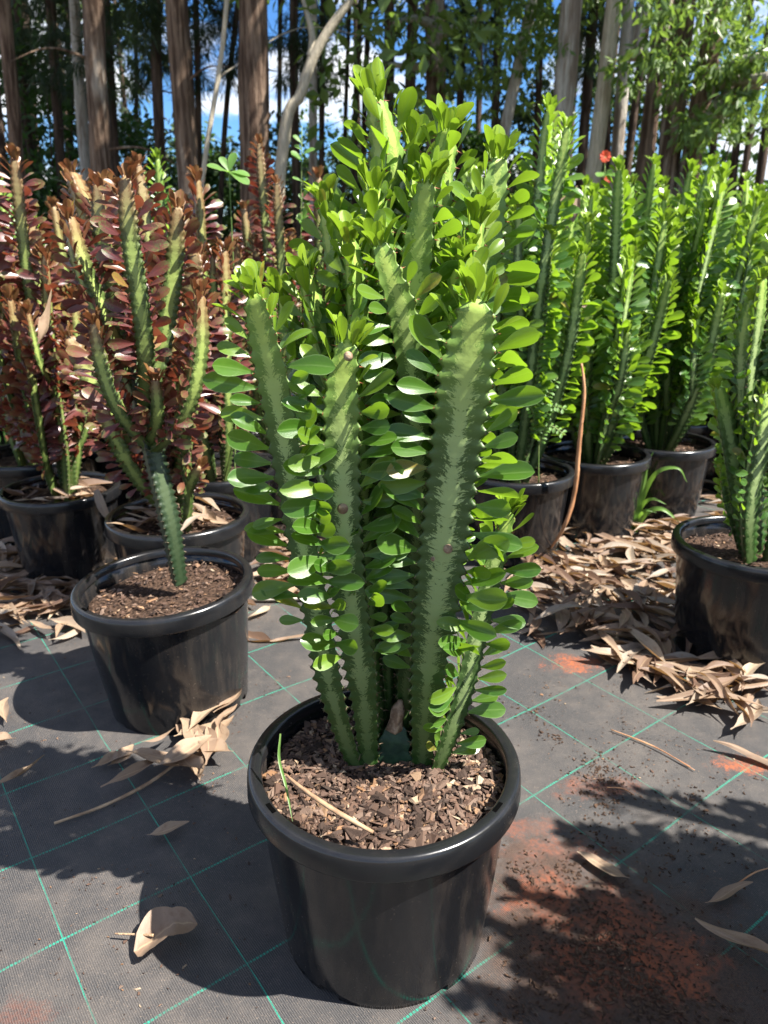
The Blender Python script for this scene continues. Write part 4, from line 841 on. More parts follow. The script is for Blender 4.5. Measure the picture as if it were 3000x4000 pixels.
# leaves lying in the left pots
for j, (pp, n, rr) in enumerate(((pB, 20, 1.0), (pC, 20, .93))):
    for i in range(n):
        a = rs.uniform(0, 6.28); q = rs.uniform(.03, .12) * rr; s = rs.uniform(.08, .13)
        o = obj('dry_leaf', DRY_ME[(i + j) % 10]); o.matrix_world = dry_mx(Vector((pp.x + q * math.cos(a), pp.y + q * math.sin(a), .232 * rr + rs.random() * .018)), s, rs, .25)
        tag(o, ['dry leaf lying on the mulch in the pot behind the tilted pot', 'grey-brown dry leaf lying in the pot left of the tilted pot'][j], 'leaf', ['dry leaves in the pot behind the tilted pot', 'dry leaves in the pot left of the tilted pot'][j])
def ribbon(name, pts, wid, mat, lab, cat, nrm=(0, -1, .3), grp=None, young=0.0, parent=None):
    C, q = resample(catmull(pts, 80), .008); n = len(C); V = []; lu = []; lv = []
    T = np.gradient(C, axis=0)
    for i in range(n):
        x = np.cross(T[i], np.array(nrm)); x /= max(1e-6, np.linalg.norm(x)); f = i / (n - 1); hw = wid * np.interp(f, np.linspace(0, 1, 5), [.55, .95, 1, .7, .05]); N = np.array(nrm) / np.linalg.norm(nrm)
        for c in (-1, 0, 1): V.append(C[i] + x * c * hw + N * abs(c) * hw * .4); lu.append(c); lv.append(f)
    F = [(i * 3 + k, i * 3 + k + 1, i * 3 + k + 4, i * 3 + k + 3) for i in range(n - 1) for k in range(2)]
    o = obj(name, mesh_np(name, V, np.array(F), True, {'lu': np.array(lu), 'lv': np.array(lv), 'young': np.full(len(V), young)}), mat, parent)
    if lab: tag(o, lab, cat, grp)
    return o
ribbon('dry_leaf', [at(208, 1058, 1.77), at(222, 1095, 1.755), at(240, 1130, 1.75)], .012, M_DRY, 'long curled brown leaf hanging over the rim of the left pot', 'leaf')
ribbon('dry_leaf', [at(35, 862, 2.57), at(38, 900, 2.565), at(42, 940, 2.565)], .014, M_DRY, 'brown leaf hanging down the side of the far left pot', 'leaf')
one_leaf(0, 0, .13, 0, 9, 'big brown leaf caught among the red plants', pos=at(100, 690, 1.52), rx=.2, ry=1.0, wide=1.1).rotation_euler = (R_(70), R_(-20), R_(-70))
for (px, py, Y, s, a) in [(1232, 455, 2.3, .13, 20), (1215, 420, 2.3, .10, 60), (1470, 560, 2.7, .08, 100), (1265, 655, 2.0, .06, 90)]:
    o = one_leaf(0, 0, s, 0, 0, 'tan dry leaf caught upright in the green foliage', pos=at(px, py, Y), grp='dry leaves caught in the green foliage'); o.rotation_euler = (R_(80), R_(a), 0)
# frond strip, sticks, twigs
V, F = tube([gnd(1180, 1205) + Vector((0, 0, .015)), at(1215, 1145, 1.86), at(1240, 1070, 1.86), at(1252, 950, 1.86), at(1262, 850, 1.87), at(1256, 785, 1.88)], [.003, .004, .0058, .0062, .0045, .003], 7, .01, True, .25)
tag(obj('dry_frond', mesh_np('dry_frond', V, F), M_STRIP), 'long rusty brown dry frond leaning up against the green plants', 'frond')
V, F = tube([gnd(545, 1303) + Vector((0, 0, .012)), gnd(600, 1303) + Vector((0, 0, .014)), gnd(668, 1300) + Vector((0, 0, .012))], [.006, .007, .006], 8, .01, True, .15)
tag(obj('stick', mesh_np('stick', V, F), M_PALESTICK), 'pale straight stick lying between the tilted and foreground pots', 'stick')
V, F = tube([gnd(230, 1745) + Vector((0, 0, .006)), gnd(330, 1700) + Vector((0, 0, .012)), gnd(415, 1655) + Vector((0, 0, .03))], [.0014, .002, .0016], 6, .01, True, .2)
V, F = tube([gnd(118, 1783) + Vector((0, 0, .004)), gnd(230, 1745) + Vector((0, 0, .006)), gnd(330, 1700) + Vector((0, 0, .012)), gnd(415, 1655) + Vector((0, 0, .03))], [.0022, .0026, .003, .002], 7, .01, True, .2)
tag(obj('twig', mesh_np('twig', V, F), M_TWIG), 'long dry twig sticking out of the leaf heap before the tilted pot', 'twig')
V, F = tube([at(618, 1675, .69), at(665, 1712, .672), at(730, 1755, .655), at(806, 1798, .644)], [.0016, .0026, .003, .0022], 7, .006, True, .2)
tag(obj('twig', mesh_np('twig', V, F), M_TWIG), 'tan twig lying on the mulch of the foreground pot', 'twig')
ribbon('grass_stalk', [at(606, 1585, .73), at(603, 1640, .712), at(618, 1700, .69), at(632, 1775, .66)], .0016, M_GRASS, 'thin green grass blade lying on the mulch of the foreground pot', 'grass', (0, -.4, 1))
for i, (a, b) in enumerate([((1320, 1580), (1490, 1660)), ((1345, 1590), (1500, 1668)), ((1310, 1705), (1370, 1722)), ((1590, 1915), (1659, 1880))]):
    p, q = gnd(*a), gnd(*b); V, F = tube([p + Vector((0, 0, .004)), (p + q) / 2 + Vector((.004, .004, .006)), q + Vector((0, 0, .004))], [.0010, .0012, .0008], 6)
    tag(obj('twig', mesh_np('twig', V, F), M_STRIP), 'thin reddish twig lying on the sunlit mat at the right', 'twig', 'thin twigs on the mat')
# grass tuft before the right-hand pots
g = thing('grass_tuft', 'bright green tuft of grass growing before the right-hand pots', 'grass', gnd(1370, 1150))
gb = gnd(1370, 1150)
for pts in [[(1370, 1150, 0), (1378, 1080, .0), (1395, 1010, .0), (1412, 975, .0)], [(1370, 1150, 0), (1390, 1070, 0), (1420, 1020, -.02), (1465, 1012, -.04), (1484, 1042, -.05)], [(1368, 1150, 0), (1372, 1090, 0), (1368, 1040, 0), (1352, 1000, .02)], [(1372, 1150, 0), (1385, 1095, 0), (1410, 1078, -.02), (1440, 1090, -.04)], [(1372, 1150, 0), (1395, 1110, -.01), (1430, 1100, -.03), (1470, 1130, -.05)], [(1369, 1150, 0), (1380, 1100, .01), (1392, 1050, .02), (1400, 1005, .03)], [(1371, 1150, 0), (1379, 1120, 0), (1395, 1102, -.02), (1418, 1108, -.03)], [(1368, 1150, 0), (1362, 1110, 0), (1358, 1070, 0), (1362, 1040, 0)]]:
    P = [at(a, b, gb.y + c) - gb for a, b, c in pts]
    ribbon('blade', [tuple(q) for q in P], rs.uniform(.005, .008), M_GRASS, None, None, (0, -.8, .6), None, rs.random() * .5, g)
# crumbs of soil and bark scattered over the mat
def crumbs(name, lab, spots, size, mat):
    Vs, Fs, Rn, off = [], [], [], 0
    for (px, py, rad, n) in spots:
        c = gnd(px, py)
        for i in range(n):
            a = rs.uniform(0, 6.28); q = rad * abs(rs.gauss(0, .6)); x, y = c.x + q * math.cos(a), c.y + q * math.sin(a)
            if any((x - A) ** 2 + (y - B) ** 2 < (C + .004) ** 2 for A, B, C in POTS_XY): continue
            k = rs.randrange(8); m = chip_mx(x, y, matz(x, y) + .0015, size * rs.uniform(.3, 1.6) * (1 if rs.random() > .06 else 1.9), rs, .3)
            P = (np.array([list(r) for r in m])[:3, :3] @ CHIPS[k][0].T).T + np.array(m.translation); Vs.append(P); Fs.append(CHIPS[k][1] + off); Rn.append(np.full(12, rs.random())); off += 12
    o = obj(name, mesh_np(name, np.concatenate(Vs), np.concatenate(Fs), False, {'rnd': np.concatenate(Rn)}), mat); tag(o, lab, 'soil', None, 'stuff')
crumbs('soil_crumbs', 'loose bark and soil crumbs spilt over the mat on the right', [(1290, 1660, .06, 110), (1310, 1740, .05, 80), (1320, 1690, .09, 130), (1200, 1590, .06, 60), (1150, 1540, .05, 50), (1290, 1800, .05, 60), (1260, 2080, .09, 420), (1350, 2120, .12, 420), (1180, 2110, .06, 160), (1300, 1990, .10, 260), (1450, 1850, .15, 130), (1500, 1720, .15, 130), (1450, 2190, .12, 260), (1130, 1880, .05, 60), (1220, 1880, .05, 80), (1120, 2190, .05, 60), (1330, 2060, .16, 700), (1420, 2150, .14, 500)], .0044, M_CRUMB)
crumbs('soil_specks', 'pale specks of bark and leaf scattered across the whole mat', [(200, 1900, .25, 120), (300, 2150, .2, 90), (100, 1600, .25, 80), (440, 1700, .06, 90), (500, 1560, .08, 60), (1350, 1560, .3, 200), (1500, 1800, .25, 160), (600, 1480, .15, 70), (560, 1330, .1, 40), (950, 2190, .1, 30), (1180, 1480, .12, 80), (150, 1430, .25, 80), (1280, 1680, .10, 160), (1320, 2080, .2, 140), (350, 1950, .3, 140), (1450, 1600, .3, 160)], .0032, M_CHIP)
# weeds
def weed(name, lab, cat, base, leaves, mat, stems, tpl, grp=None):
    b = Vector(base); t = thing(name, lab, cat, b, grp)
    for s in stems:
        V, F = tube([Vector(q) - b for q in s], [.0022, .0018, .0012], 6); obj('stalk', mesh_np('stalk', V, F), M_WEEDSTEM, t)
    for (p, d, n, s, y) in leaves:
        k = rs.randrange(len(tpl)); o = obj('leaf', tpl[k], None, t); o.matrix_basis = frame(Vector(p) - b, d, n, s)
    return t
M_WEEDSTEM = simple('weed_stalk', (0.10, 0.17, 0.04), (0.17, 0.22, 0.07), 20)
WEED_ME = leaf_meshes([leaf_tpl(ROWS_HI, CH, .15, c, w_) for c, w_ in ((.1, .24), (.3, .26), (.15, .22))], M_WEED, .2)
def pinnate(pts, n, s):
    C, q = resample(catmull([tuple(p) for p in pts], 40), .004); out = []
    T = np.gradient(C, axis=0)
    for i in range(n):
        k = int((i + 1) / (n + 1) * (len(C) - 1)); t = Vector(T[k]).normalized(); sd_ = t.cross(Vector((0, -.6, .8))).normalized()
        for g in (-1, 1): out.append((Vector(C[k]), sd_ * g + t * .35, Vector((0, -.6, .8)), s * rs.uniform(.85, 1.1), .5))
    return out
x1 = xw(1150, 1.98)
b = Vector((xw(1165, 1.98), 1.98, .225))
fr = [[b, at(1165, 950, 1.97), at(1180, 860, 1.96)], [at(1165, 960, 1.97), at(1185, 920, 1.95), at(1222, 940, 1.93)], [at(1168, 920, 1.97), at(1190, 880, 1.95), at(1225, 885, 1.93)], [at(1165, 940, 1.97), at(1150, 890, 1.95), at(1140, 850, 1.93)], [at(1170, 900, 1.97), at(1185, 850, 1.95), at(1205, 815, 1.94)]]
lv = []
for f in fr[1:]: lv += pinnate(f, 9, .016)
weed('weed_plant', 'small weed with rows of tiny leaflets in the pot beside the frond', 'weed', b, lv, M_WEED, fr, WEED_ME)
b = Vector((xw(505, 2.0), 2.0, .22)); h = at(495, 372, 2.0)
lv = [(h, d, (0, -.5, .9), s, .6) for d, s in [((-.9, -.2, .35), .055), ((.75, -.3, -.35), .06), ((.25, .2, .9), .05), ((-.4, .2, .8), .045), ((.95, 0, .1), .05), ((-.2, -.7, .1), .045)]]
weed('weed_plant', 'broad-leaved bright green weed rising above the red plants', 'weed', b, lv, M_WEED, [[b, b.lerp(h, .5) + Vector((.01, 0, 0)), h]], WEED_ME)
# seed-head weed behind the dark red column
b = Vector((xw(655, 2.5), 2.5, .0)); h = at(652, 272, 2.5)
lv = [(b.lerp(h, rs.uniform(.75, .98)), (rs.uniform(-1, 1), rs.uniform(-1, 0), .5), (0, -.6, .8), rs.uniform(.02, .045), .4) for _ in range(16)]
weed('weed_plant', 'thin budding weed standing beside the dark red column', 'weed', b, lv, M_WEED, [[b, b.lerp(h, .5) + Vector((-.01, 0, 0)), h]], WEED_ME)
# orange-red flowers beyond the green rows
for i, (px, py, Y, s, lab) in enumerate([(1307, 338, 5.8, .042, 'orange-red flower standing highest before the dark bush'), (1312, 388, 5.7, .026, 'small orange flower bud below the red flower')]):
    h = at(px, py, Y); b = Vector((h.x + .05, Y + .05, 0)); t = thing('flower', lab, 'flower', b)
    V, F = tube([(0, 0, 0), tuple((h - b) * .5 + Vector((.03, 0, 0))), tuple(h - b)], [.006, .005, .004], 6); obj('stalk', mesh_np('stalk', V, F), M_WEEDSTEM, t)
    pm = leaf_meshes([leaf_tpl(ROWS_HI, CH, .1, .15, .28)], M_PETAL, 0.0, 'petal')
    for k in range(9):
        a = 2 * math.pi * k / 9; o = obj('petal', pm[0], None, t); o.matrix_basis = frame(h - b, (math.cos(a), -.35, math.sin(a)), (0, -1, .3), s)
    for k in range(9): o = obj('leaf', WEED_ME[k % 3], None, t); o.matrix_basis = frame((h - b) * rs.uniform(.55, .95), (rs.uniform(-1, 1), rs.uniform(-1, .2), rs.uniform(-.3, .6)), (0, -.6, .8), rs.uniform(.09, .16))

# ------------------------------------------------------------------ trees
def bark_mat(name, brown, brown2, pale, pale_amt, scale=1.0):
    m = Mat(name); co = m.coord('Object'); r = m.rand()
    q = m.vmath('ADD', co, m.n('ShaderNodeObjectInfo').outputs['Location'])
    st = m.noise(m.mapping(q, (7, 7, 0.55)), 3.0 * scale, 6, 0.65); pt = m.noise(m.mapping(q, (1.6, 1.6, 0.35)), 1.6, 4, 0.6); fi = m.noise(m.mapping(q, (20, 20, 2.5)), 3, 4, 0.7)
    c = m.mix(m.step(st, 0.38, 0.66), brown, brown2)
    c = m.mix(m.step(m.math('ADD', m.math('MULTIPLY', pt, 0.75), m.math('MULTIPLY', st, 0.25)), 0.62 - pale_amt * .3, 0.72 - pale_amt * .3), c, m.mix(m.step(fi, 0.35, 0.65), pale, tuple(v * .72 for v in pale)))
    return m.done(m.bsdf(c, 0.85, 0.15, m.bump(m.math('ADD', st, fi), 0.9, 0.05)))
BARK = {'brown': bark_mat('bark_brown', (0.075, 0.046, 0.032), (0.27, 0.19, 0.135), (0.46, 0.40, 0.33), .25), 'pale': bark_mat('bark_pale', (0.22, 0.17, 0.13), (0.38, 0.32, 0.26), (0.56, 0.52, 0.45), .75),
        'cream': bark_mat('bark_cream', (0.32, 0.26, 0.18), (0.46, 0.38, 0.27), (0.60, 0.53, 0.40), .8), 'dark': bark_mat('bark_dark', (0.045, 0.030, 0.022), (0.13, 0.092, 0.068), (0.24, 0.20, 0.16), .05)}
def fol_mat(name, a, b, tr, tf=.3, rough=.5):
    m = Mat(name); r = m.attr('rnd'); co = m.coord('Object')
    c = m.mix(m.math('ADD', m.math('MULTIPLY', r, .6), m.step(m.noise(co, 1.2, 3), .35, .65, 0, .4)), a, b)
    return m.done(m.translucent(m.bsdf(c, rough, .35), tr, tf))
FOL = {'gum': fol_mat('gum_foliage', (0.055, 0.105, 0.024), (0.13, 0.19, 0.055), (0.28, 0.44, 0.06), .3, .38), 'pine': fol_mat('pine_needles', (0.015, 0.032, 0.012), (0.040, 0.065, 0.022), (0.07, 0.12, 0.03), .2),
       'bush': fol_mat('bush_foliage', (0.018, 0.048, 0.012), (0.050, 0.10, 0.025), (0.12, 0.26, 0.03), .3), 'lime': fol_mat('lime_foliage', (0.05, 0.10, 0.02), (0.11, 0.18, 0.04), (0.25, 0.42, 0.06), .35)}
def leaves_np(P, D, N, Ln, W):
    """diamond leaves: points P, directions D, normals N (k,3)"""
    D = D / np.linalg.norm(D, axis=1)[:, None]; S = np.cross(D, N); S /= np.maximum(1e-6, np.linalg.norm(S, axis=1))[:, None]; U = np.cross(S, D)
    L_ = Ln[:, None]; W_ = W[:, None]
    V = np.stack([P, P + D * L_ * .45 + S * W_ + U * W_ * .3, P + D * L_, P + D * L_ * .45 - S * W_ + U * W_ * .3], 1).reshape(-1, 3)
    F = np.arange(len(P) * 4).reshape(-1, 4); return V, F
def clumps(rg, centers, radii, per, Ln, ratio=.25, droop=.4, flat=.7):
    P, D = [], []
    for c, r in zip(centers, radii):
        k = max(3, int(per * rg.uniform(.6, 1.4))); v = rg.normal(size=(k, 3)); v /= np.linalg.norm(v, axis=1)[:, None]
        q = v * (r * rg.uniform(.25, 1, k) ** .6)[:, None]; q[:, 2] *= flat
        P.append(np.array(c) + q); d = v * .7 + rg.normal(size=(k, 3)) * .6; d[:, 2] -= droop; D.append(d)
    P = np.concatenate(P); D = np.concatenate(D); N = rg.normal(size=P.shape); N[:, 2] += .8
    L_ = Ln * rg.uniform(.6, 1.3, len(P)); return leaves_np(P, D, N, L_, L_ * ratio)
def add_crown(parent, rg, name, centers, radii, per, Ln, mat, **k):
    V, F = clumps(rg, centers, radii, per, Ln, **k)
    o = obj(name, mesh_np(name, V, F, False, {'rnd': np.repeat(rg.random(len(F)), 4)}), mat, parent); tag(o, kind='stuff'); return o
def tree(top, bot, wpx, Y, kind, lab, seed, height=11.5, grp=None, limbs=3, crown='gum', low=None, dead=0, crown_n=26, per=34):
    """top/bot: picture points the trunk axis passes through at distance Y; wpx = trunk width in the picture"""
    rg = np.random.default_rng(seed); rr = random.Random(seed)
    A, B = at(*top, Y), at(*bot, Y); dirv = (A - B); dirv = dirv / max(.3, dirv.z)
    base = B - dirv * (B.z + .05); base = Vector((base.x, base.y + rr.uniform(-.1, .1), -.05))
    r = wpx * SC / FPX * depth(B) / 2
    t = thing('eucalyptus_tree' if crown == 'gum' else 'pine_tree', lab, 'tree', base, grp)
    topz = dirv * height; topv = Vector((topz.x * .8, topz.y, height))
    pts = [(0, 0, 0), tuple(dirv * (height * .25)), tuple(dirv * (height * .5) + Vector((rr.uniform(-.1, .1), rr.uniform(-.1, .1), 0))), tuple(topv)]
    V, F = tube(pts, [r * 1.25, r * 1.06, r, r * .92, r * .82, r * .6, r * .35], 14, .28, True, .16 if kind != 'cream' else .07, seed)
    obj('trunk', mesh_np('trunk', V, F), BARK[kind], t)
    C = catmull(pts); cen, rad = [], []
    for i in range(limbs):
        f = rr.uniform(.48, .9); p = C[int(f * (len(C) - 1))]; a = rr.uniform(0, 6.28); ln = rr.uniform(1.0, 2.2) * (1.2 - f * .6)
        e = p + np.array([math.cos(a) * ln, math.sin(a) * ln, rr.uniform(.3, 1.3)])
        V, F = tube([p, (p + e) / 2 + np.array([0, 0, .25]), e], [r * .35, r * .25, r * .1], 7, .2, True, .1, i); obj('limb', mesh_np('limb', V, F), BARK[kind], t)
        for q in range(3): cen.append(e + rg.normal(size=3) * .5); rad.append(rr.uniform(.6, 1.1))
    for i in range(dead):   # bare snapped branches low on the trunk
        f = rr.uniform(.10, .38); p = C[int(f * (len(C) - 1))]; a = rr.uniform(3.3, 6.1); ln = rr.uniform(.4, 1.3); e = p + np.array([math.cos(a) * ln, math.sin(a) * ln * .6, rr.uniform(-.25, .35)])
        V, F = tube([p, (p + e) / 2 + np.array([0, 0, rr.uniform(-.1, .15)]), e], [r * .16, r * .10, r * .03], 6, .1, True, .2, i); obj('limb', mesh_np('limb', V, F), BARK[kind], t)
    for i in range(crown_n):
        z = height * rr.uniform(.5, 1.05); a = rr.uniform(0, 6.28); q = rr.uniform(.2, 2.4) * math.sin(math.pi * min(1, max(.1, (z / height - .42) / .68))); c = C[min(len(C) - 1, int(z / height * len(C)))]
        cen.append(np.array([c[0] + math.cos(a) * q, c[1] + math.sin(a) * q, z])); rad.append(rr.uniform(.6, 1.2))
    add_crown(t, rg, 'crown', cen, rad, per * 2, .19, FOL[crown], ratio=.26)
    if low:
        cc = [np.array(at(a, b, Y + dy) - base) for a, b, dy, _ in low]; rd = [q * SC / FPX * Y for *_, q in low]
        cen2, rad2 = [], []
        for c, q in zip(cc, rd):
            for j in range(7): cen2.append(c + rg.normal(size=3) * q * .55); rad2.append(q * rg.uniform(.25, .5))
            # a twig carries each spray
            p = C[int(.4 * len(C))]; 
        add_crown(t, rg, 'hanging_foliage', cen2, rad2, 30 if crown == 'gum' else 60, .11 if crown == 'gum' else .26, FOL[crown], ratio=.20 if crown == 'gum' else .022, droop=.9)
    return t, base, r
Z1 = lambda x, y: (x * .4998, y * .4998)            # enlarged left quarter -> picture points
Z2 = lambda x, y: (829.5 + x * .5, y * .5)
T_BIG = [
    (Z1(15, 0), Z1(70, 700), 27, 10, 'brown', 'slim brown gum trunk with rough bark beside the far left pot plants', {}),
    (Z1(400, 0), Z1(438, 660), 42, 9.5, 'brown', 'thick brown gum trunk with a pale streak behind the red plants', dict(dead=2)),
    (Z1(752, 0), Z1(798, 640), 44, 9.2, 'brown', 'thick smooth brown gum trunk left of the thin pale sapling', dict(dead=1)),
    (Z1(1098, 0), Z1(1110, 740), 57, 8.6, 'brown', 'thickest gum trunk, half brown half pale, behind the dark red column', {}),
    (Z1(325, 0), Z1(365, 560), 22, 12.5, 'pale', 'grey weathered trunk just left of the thick brown gum', dict(dead=2)),
    (Z1(1352, 0), Z1(1355, 640), 17, 11.5, 'pale', 'straight pale-brown trunk beneath the leaning bare limb', {}),
    (Z2(218, 0), Z2(225, 460), 42, 10.5, 'brown', 'broad pinkish brown gum trunk behind the top of the tall green plant', dict(low=[(860, 40, -.6, 90), (930, 120, -.4, 60), (980, 60, -.3, 70), (1010, 200, .2, 45)])),
    (Z2(605, 180), Z2(512, 600), 23, 9.5, 'pale', 'leaning grey gum stem below the bright hanging leaves', dict(low=[(1090, 30, -.3, 70), (1150, 45, -.4, 70), (1210, 30, -.2, 60), (1120, 90, -.3, 50), (1085, 185, .1, 40), (1060, 10, .2, 70), (1180, 10, 0, 60)])),
    (Z2(797, 80), Z2(765, 580), 43, 9.0, 'pale', 'wide silver-grey gum trunk behind the highest green plant', dict()),
    (Z2(988, 0), Z2(912, 600), 31, 8.8, 'cream', 'smooth cream gum trunk leaning right with two knots', dict()),
    (Z2(1062, 0), Z2(1012, 600), 25, 10, 'pale', 'forked pale gum trunk next to the smooth cream one', dict()),
    (Z2(1185, 300), Z2(1130, 740), 33, 8.6, 'brown', 'rough brown trunk beside the dark bush', dict(low=[(1400, 60, -.5, 80), (1450, 150, -.7, 70)])),
    (Z2(1285, 200), Z2(1235, 720), 43, 8.4, 'brown', 'stout rough brown trunk under the dense leafy branch', dict(low=[(1480, 50, -.6, 110), (1560, 110, -.8, 100), (1430, 30, -.2, 90), (1500, 190, -.6, 70)])),
    (Z2(1385, 380), Z2(1330, 710), 41, 8.3, 'brown', 'stout brown trunk with a long branch reaching right', dict(low=[(1600, 40, -.5, 110), (1640, 130, -.6, 80), (1580, 200, -.7, 80), (1650, 220, -.3, 60), (1540, 20, .2, 100)])),
]
for i, (tp, bt, wp, Y, kd, lab, kw) in enumerate(T_BIG): 
    t, base, r = tree(tp, bt, wp, Y, kd, lab, 300 + i, crown_n=9, **kw)
    if i == 13:
        for pts, rad in (([(1525, 290, 0), (1560, 225, -.3), (1610, 190, -.5), (1670, 160, -.8)], [.11, .09, .06, .04]), ([(1530, 200, 0), (1570, 178, -.4), (1659, 165, -.8)], [.06, .05, .03]), ([(1545, 165, -.2), (1600, 130, -.6), (1670, 122, -.8)], [.05, .04, .03])):
            V, F = tube([at(a, b, Y + c) - base for a, b, c in pts], rad, 8, .08, True, .2, 1); obj('limb', mesh_np('limb', V, F), BARK['pale'], t)
    if i == 10:
        V, F = tube([at(1370, 130, Y) - base, at(1378, 60, Y) - base, at(1400, -20, Y) - base], [.09, .08, .06], 8, .1, True, .1, 1); obj('limb', mesh_np('limb', V, F), BARK['pale'], t)
    if i == 6:
        for pts in ([(925, 140, 0), (890, 145, -.4), (840, 138, -.6)], [(940, 80, 0), (980, 62, -.3), (1045, 35, -.5)], [(945, 60, 0), (900, 40, -.4), (850, 50, -.7)]):
            V, F = tube([at(a, b, Y + c) - base for a, b, c in pts], [.06, .045, .02], 7, .08, True, .2, 1); obj('limb', mesh_np('limb', V, F), BARK['pale'], t)
# thin pale sapling and the leaning bare limb
t, base, r = tree(Z1(948, 0), Z1(872, 720), 10.5, 8.2, 'cream', 'thin pale leaning sapling between the two thick gum trunks', 330, height=6.5, crown_n=8, limbs=2)
P = [at(*Z1(1235, 545), 8.4), at(*Z1(1295, 420), 8.4), at(*Z1(1345, 270), 8.4), at(*Z1(1420, 130), 8.4), at(*Z1(1525, -10), 8.4), at(*Z1(1600, -120), 8.4)]
P = [Vector((P[0].x - .5, 8.5, -.05)), Vector((P[0].x - .25, 8.45, .5))] + P
t = thing('bare_tree', 'bare crooked pale limb leaning right across the dark trunks', 'tree', P[0]); V, F = tube([p - P[0] for p in P], [.07, .07, .065, .06, .06, .05, .045, .03], 9, .08, True, .12, 2); obj('trunk', mesh_np('trunk', V, F), BARK['cream'], t)
V, F = tube([P[4] - P[0], at(*Z1(1350, 150), 8.5) - P[0], at(*Z1(1310, 0), 8.6) - P[0]], [.045, .035, .02], 7, .08); obj('limb', mesh_np('limb', V, F), BARK['cream'], t)
DARK = [(Z1(205, 0), Z1(240, 520), 20, 13, 2), (Z1(455, 0), Z1(482, 560), 17, 12, 1), (Z1(60, 0), Z1(125, 640), 14, 14, 1), (Z1(655, 0), Z1(692, 700), 22, 11, 2), (Z1(850, 0), Z1(855, 640), 13, 12.5, 1), (Z1(1002, 0), Z1(965, 660), 11, 13, 1), (Z1(1265, 0), Z1(1278, 560), 17, 12, 1), (Z1(1395, 0), Z1(1392, 600), 12, 13, 1), (Z1(1505, 0), Z1(1490, 600), 9, 14, 0),
        (Z1(1540, 0), Z1(1537, 420), 13, 13, 0), (Z1(1580, 0), Z1(1575, 500), 12, 14, 0), (Z2(25, 0), Z2(22, 300), 22, 12, 0), (Z2(112, 0), Z2(112, 400), 23, 12, 0), (Z2(332, 0), Z2(325, 480), 15, 13, 1), (Z2(490, 0), Z2(478, 560), 17, 12.5, 1), (Z2(688, 0), Z2(665, 420), 14, 13, 0), (Z2(905, 0), Z2(868, 570), 21, 12, 1), (Z2(960, 100), Z2(960, 560), 14, 14, 0), (Z2(1120, 100), Z2(1060, 600), 16, 13, 0),
        (Z2(1218, 300), Z2(1188, 700), 15, 10.5, 0), (Z2(1548, 480), Z2(1525, 700), 15, 11, 0), (Z2(1598, 480), Z2(1560, 740), 14, 11, 0), (Z2(1655, 430), Z2(1612, 740), 18, 10.5, 0), (Z1(-60, 0), Z1(0, 640), 22, 11, 0), (Z1(280, 0), Z1(300, 500), 12, 16, 0), (Z1(560, 0), Z1(585, 600), 9, 17, 0), (Z1(1200, 0), Z1(1205, 500), 10, 16, 0), (Z2(1440, 300), Z2(1420, 650), 13, 13, 0)]
for i, (tp, bt, wp, Y, dd) in enumerate(DARK):
    low = None
    if dd: x, y = tp; low = [(x + random.Random(i).uniform(-22, 22), 20 + 45 * q, random.Random(i + q).uniform(-.3, .6), 34) for q in range(4)]
    tree(tp, bt, wp, Y, 'dark', 'slender dark pine trunk in the shade between the gum trees', 360 + i, grp='dark pine trunks of the forest', crown='pine', low=low, dead=dd + 1, limbs=2)
# more forest behind and beside, carrying the canopy that shades the undergrowth
rr = random.Random(5)
for i in range(27):
    Y = rr.uniform(16, 30) if i < 18 else rr.uniform(9.5, 18); x = rr.uniform(-.75, .75) * Y if i < 18 else rr.uniform(.62, 1.35) * Y
    px, py = proj((x, Y, .5)); px2, py2 = proj((x + rr.uniform(-.1, .1), Y, 3.0))
    tree((px2, py2), (px, py), rr.uniform(.16, .28) * FPX / SC / Y, Y, 'dark' if i % 3 else 'brown', 'distant dark trunk deep in the forest behind the gum trees', 420 + i, grp='distant forest trunks', crown='pine' if i % 3 else 'gum', limbs=1, crown_n=24, per=26)
# undergrowth bushes
def bush(px, Y, H, W, mat, lab, seed, n=1100, Ln=.10, grp=None):
    rg = np.random.default_rng(seed); x = (px * SC - 1500) / FPX * (Y * CP + .5 * SP); t = thing('bush', lab, 'bush', (x, Y, -.02), grp)
    for j in range(4):
        a = rg.uniform(0, 6.28); V, F = tube([(0, 0, 0), (math.cos(a) * W * .15, math.sin(a) * W * .15, H * .4), (math.cos(a) * W * .3, math.sin(a) * W * .3, H * .8)], [.03, .02, .008], 6); obj('branch', mesh_np('branch', V, F), BARK['dark'], t)
    cen, rad = [], []
    for j in range(34):
        a = rg.uniform(0, 6.28); z = rg.uniform(.08, 1) ; q = W * .5 * math.sqrt(rg.uniform(0, 1)) * math.sqrt(max(.15, 1 - (z * .95) ** 2)); cen.append((math.cos(a) * q, math.sin(a) * q, z * H)); rad.append(H * rg.uniform(.08, .2))
    add_crown(t, rg, 'foliage', cen, rad, n / 34, Ln, mat, ratio=.28, droop=.15)
bush(1330, 7.6, 1.15, 1.5, FOL['bush'], 'rounded dark green bush behind the orange-red flower', 600, 2600, .09)
bush(1235, 8.0, 1.0, 1.2, FOL['bush'], 'low dark bush at the foot of the silver-grey gum', 601, 1500, .09)
rr = random.Random(8)
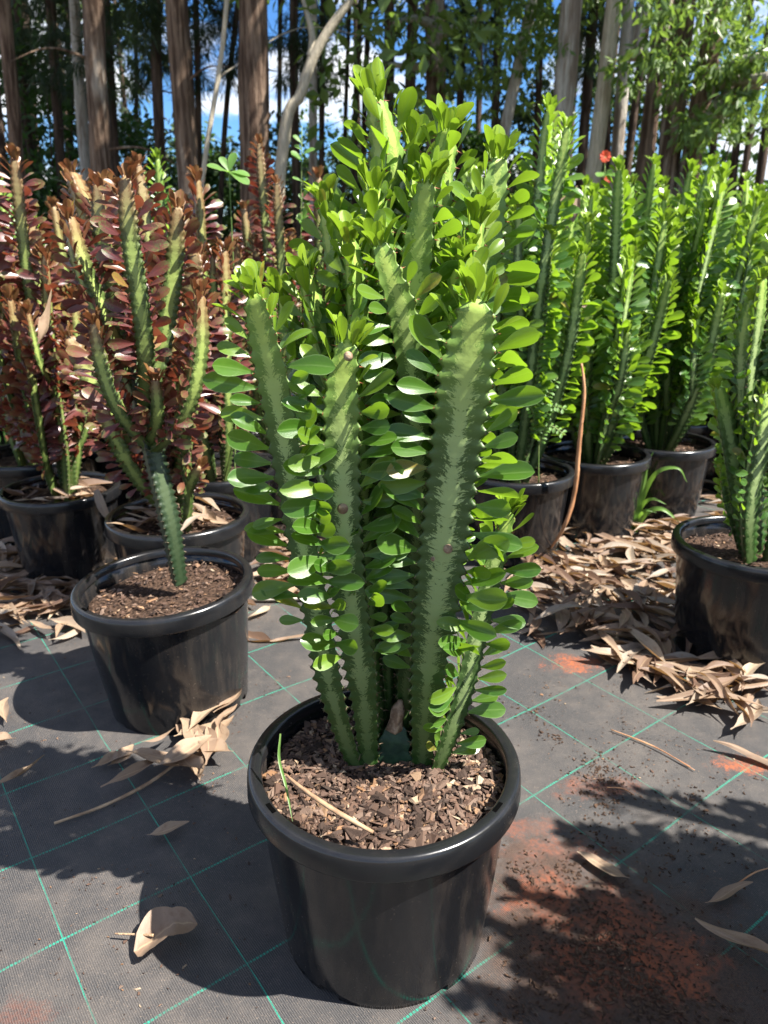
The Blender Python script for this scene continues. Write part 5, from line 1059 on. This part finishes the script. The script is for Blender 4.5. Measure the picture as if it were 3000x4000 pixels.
for i in range(34):
    px = -120 + i * 58 + rr.uniform(-25, 25); Y = rr.uniform(12, 19); left = px < 420
    H = rr.uniform(1.3, 2.2) * (1.35 if left else 1.0) + (.5 if Y > 16 else 0)
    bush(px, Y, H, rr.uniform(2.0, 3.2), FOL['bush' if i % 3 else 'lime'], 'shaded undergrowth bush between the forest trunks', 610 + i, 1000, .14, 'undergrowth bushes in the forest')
for i, (px, Y, H, W_) in enumerate([(-40, 13.5, 4.6, 2.6), (55, 15, 5.2, 2.8), (130, 14, 4.2, 2.2), (215, 16, 3.6, 2.2), (300, 15, 3.0, 2.0), (340, 17, 3.4, 1.8), (455, 17, 2.6, 2.4), (590, 16, 3.1, 2.2), (640, 18, 3.0, 2.0), (745, 17, 2.7, 2.2), (1000, 16, 2.8, 2.4), (1130, 15, 3.6, 1.6), (1290, 16, 3.8, 2.2), (1370, 15, 4.2, 2.2), (1480, 14, 3.6, 2.4), (1090, 18, 2.6, 2.0), (430, 19, 3.4, 1.6), (520, 18, 3.0, 2.0), (700, 19, 3.6, 2.2), (860, 17, 3.4, 2.4), (930, 19, 3.8, 2.0)]):
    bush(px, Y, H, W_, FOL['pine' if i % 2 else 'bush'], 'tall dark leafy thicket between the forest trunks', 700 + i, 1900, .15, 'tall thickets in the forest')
for i, (px, Y, H, W_) in enumerate([(1390, 7.4, .8, 1.0), (1450, 7.8, .95, 1.1), (1520, 7.2, .75, 1.1), (1590, 7.6, .9, 1.2), (1650, 7.0, .8, 1.0), (1700, 8.0, 1.1, 1.2)]):
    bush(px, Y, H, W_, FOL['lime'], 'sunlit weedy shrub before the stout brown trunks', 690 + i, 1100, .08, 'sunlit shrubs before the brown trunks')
for i in range(26):
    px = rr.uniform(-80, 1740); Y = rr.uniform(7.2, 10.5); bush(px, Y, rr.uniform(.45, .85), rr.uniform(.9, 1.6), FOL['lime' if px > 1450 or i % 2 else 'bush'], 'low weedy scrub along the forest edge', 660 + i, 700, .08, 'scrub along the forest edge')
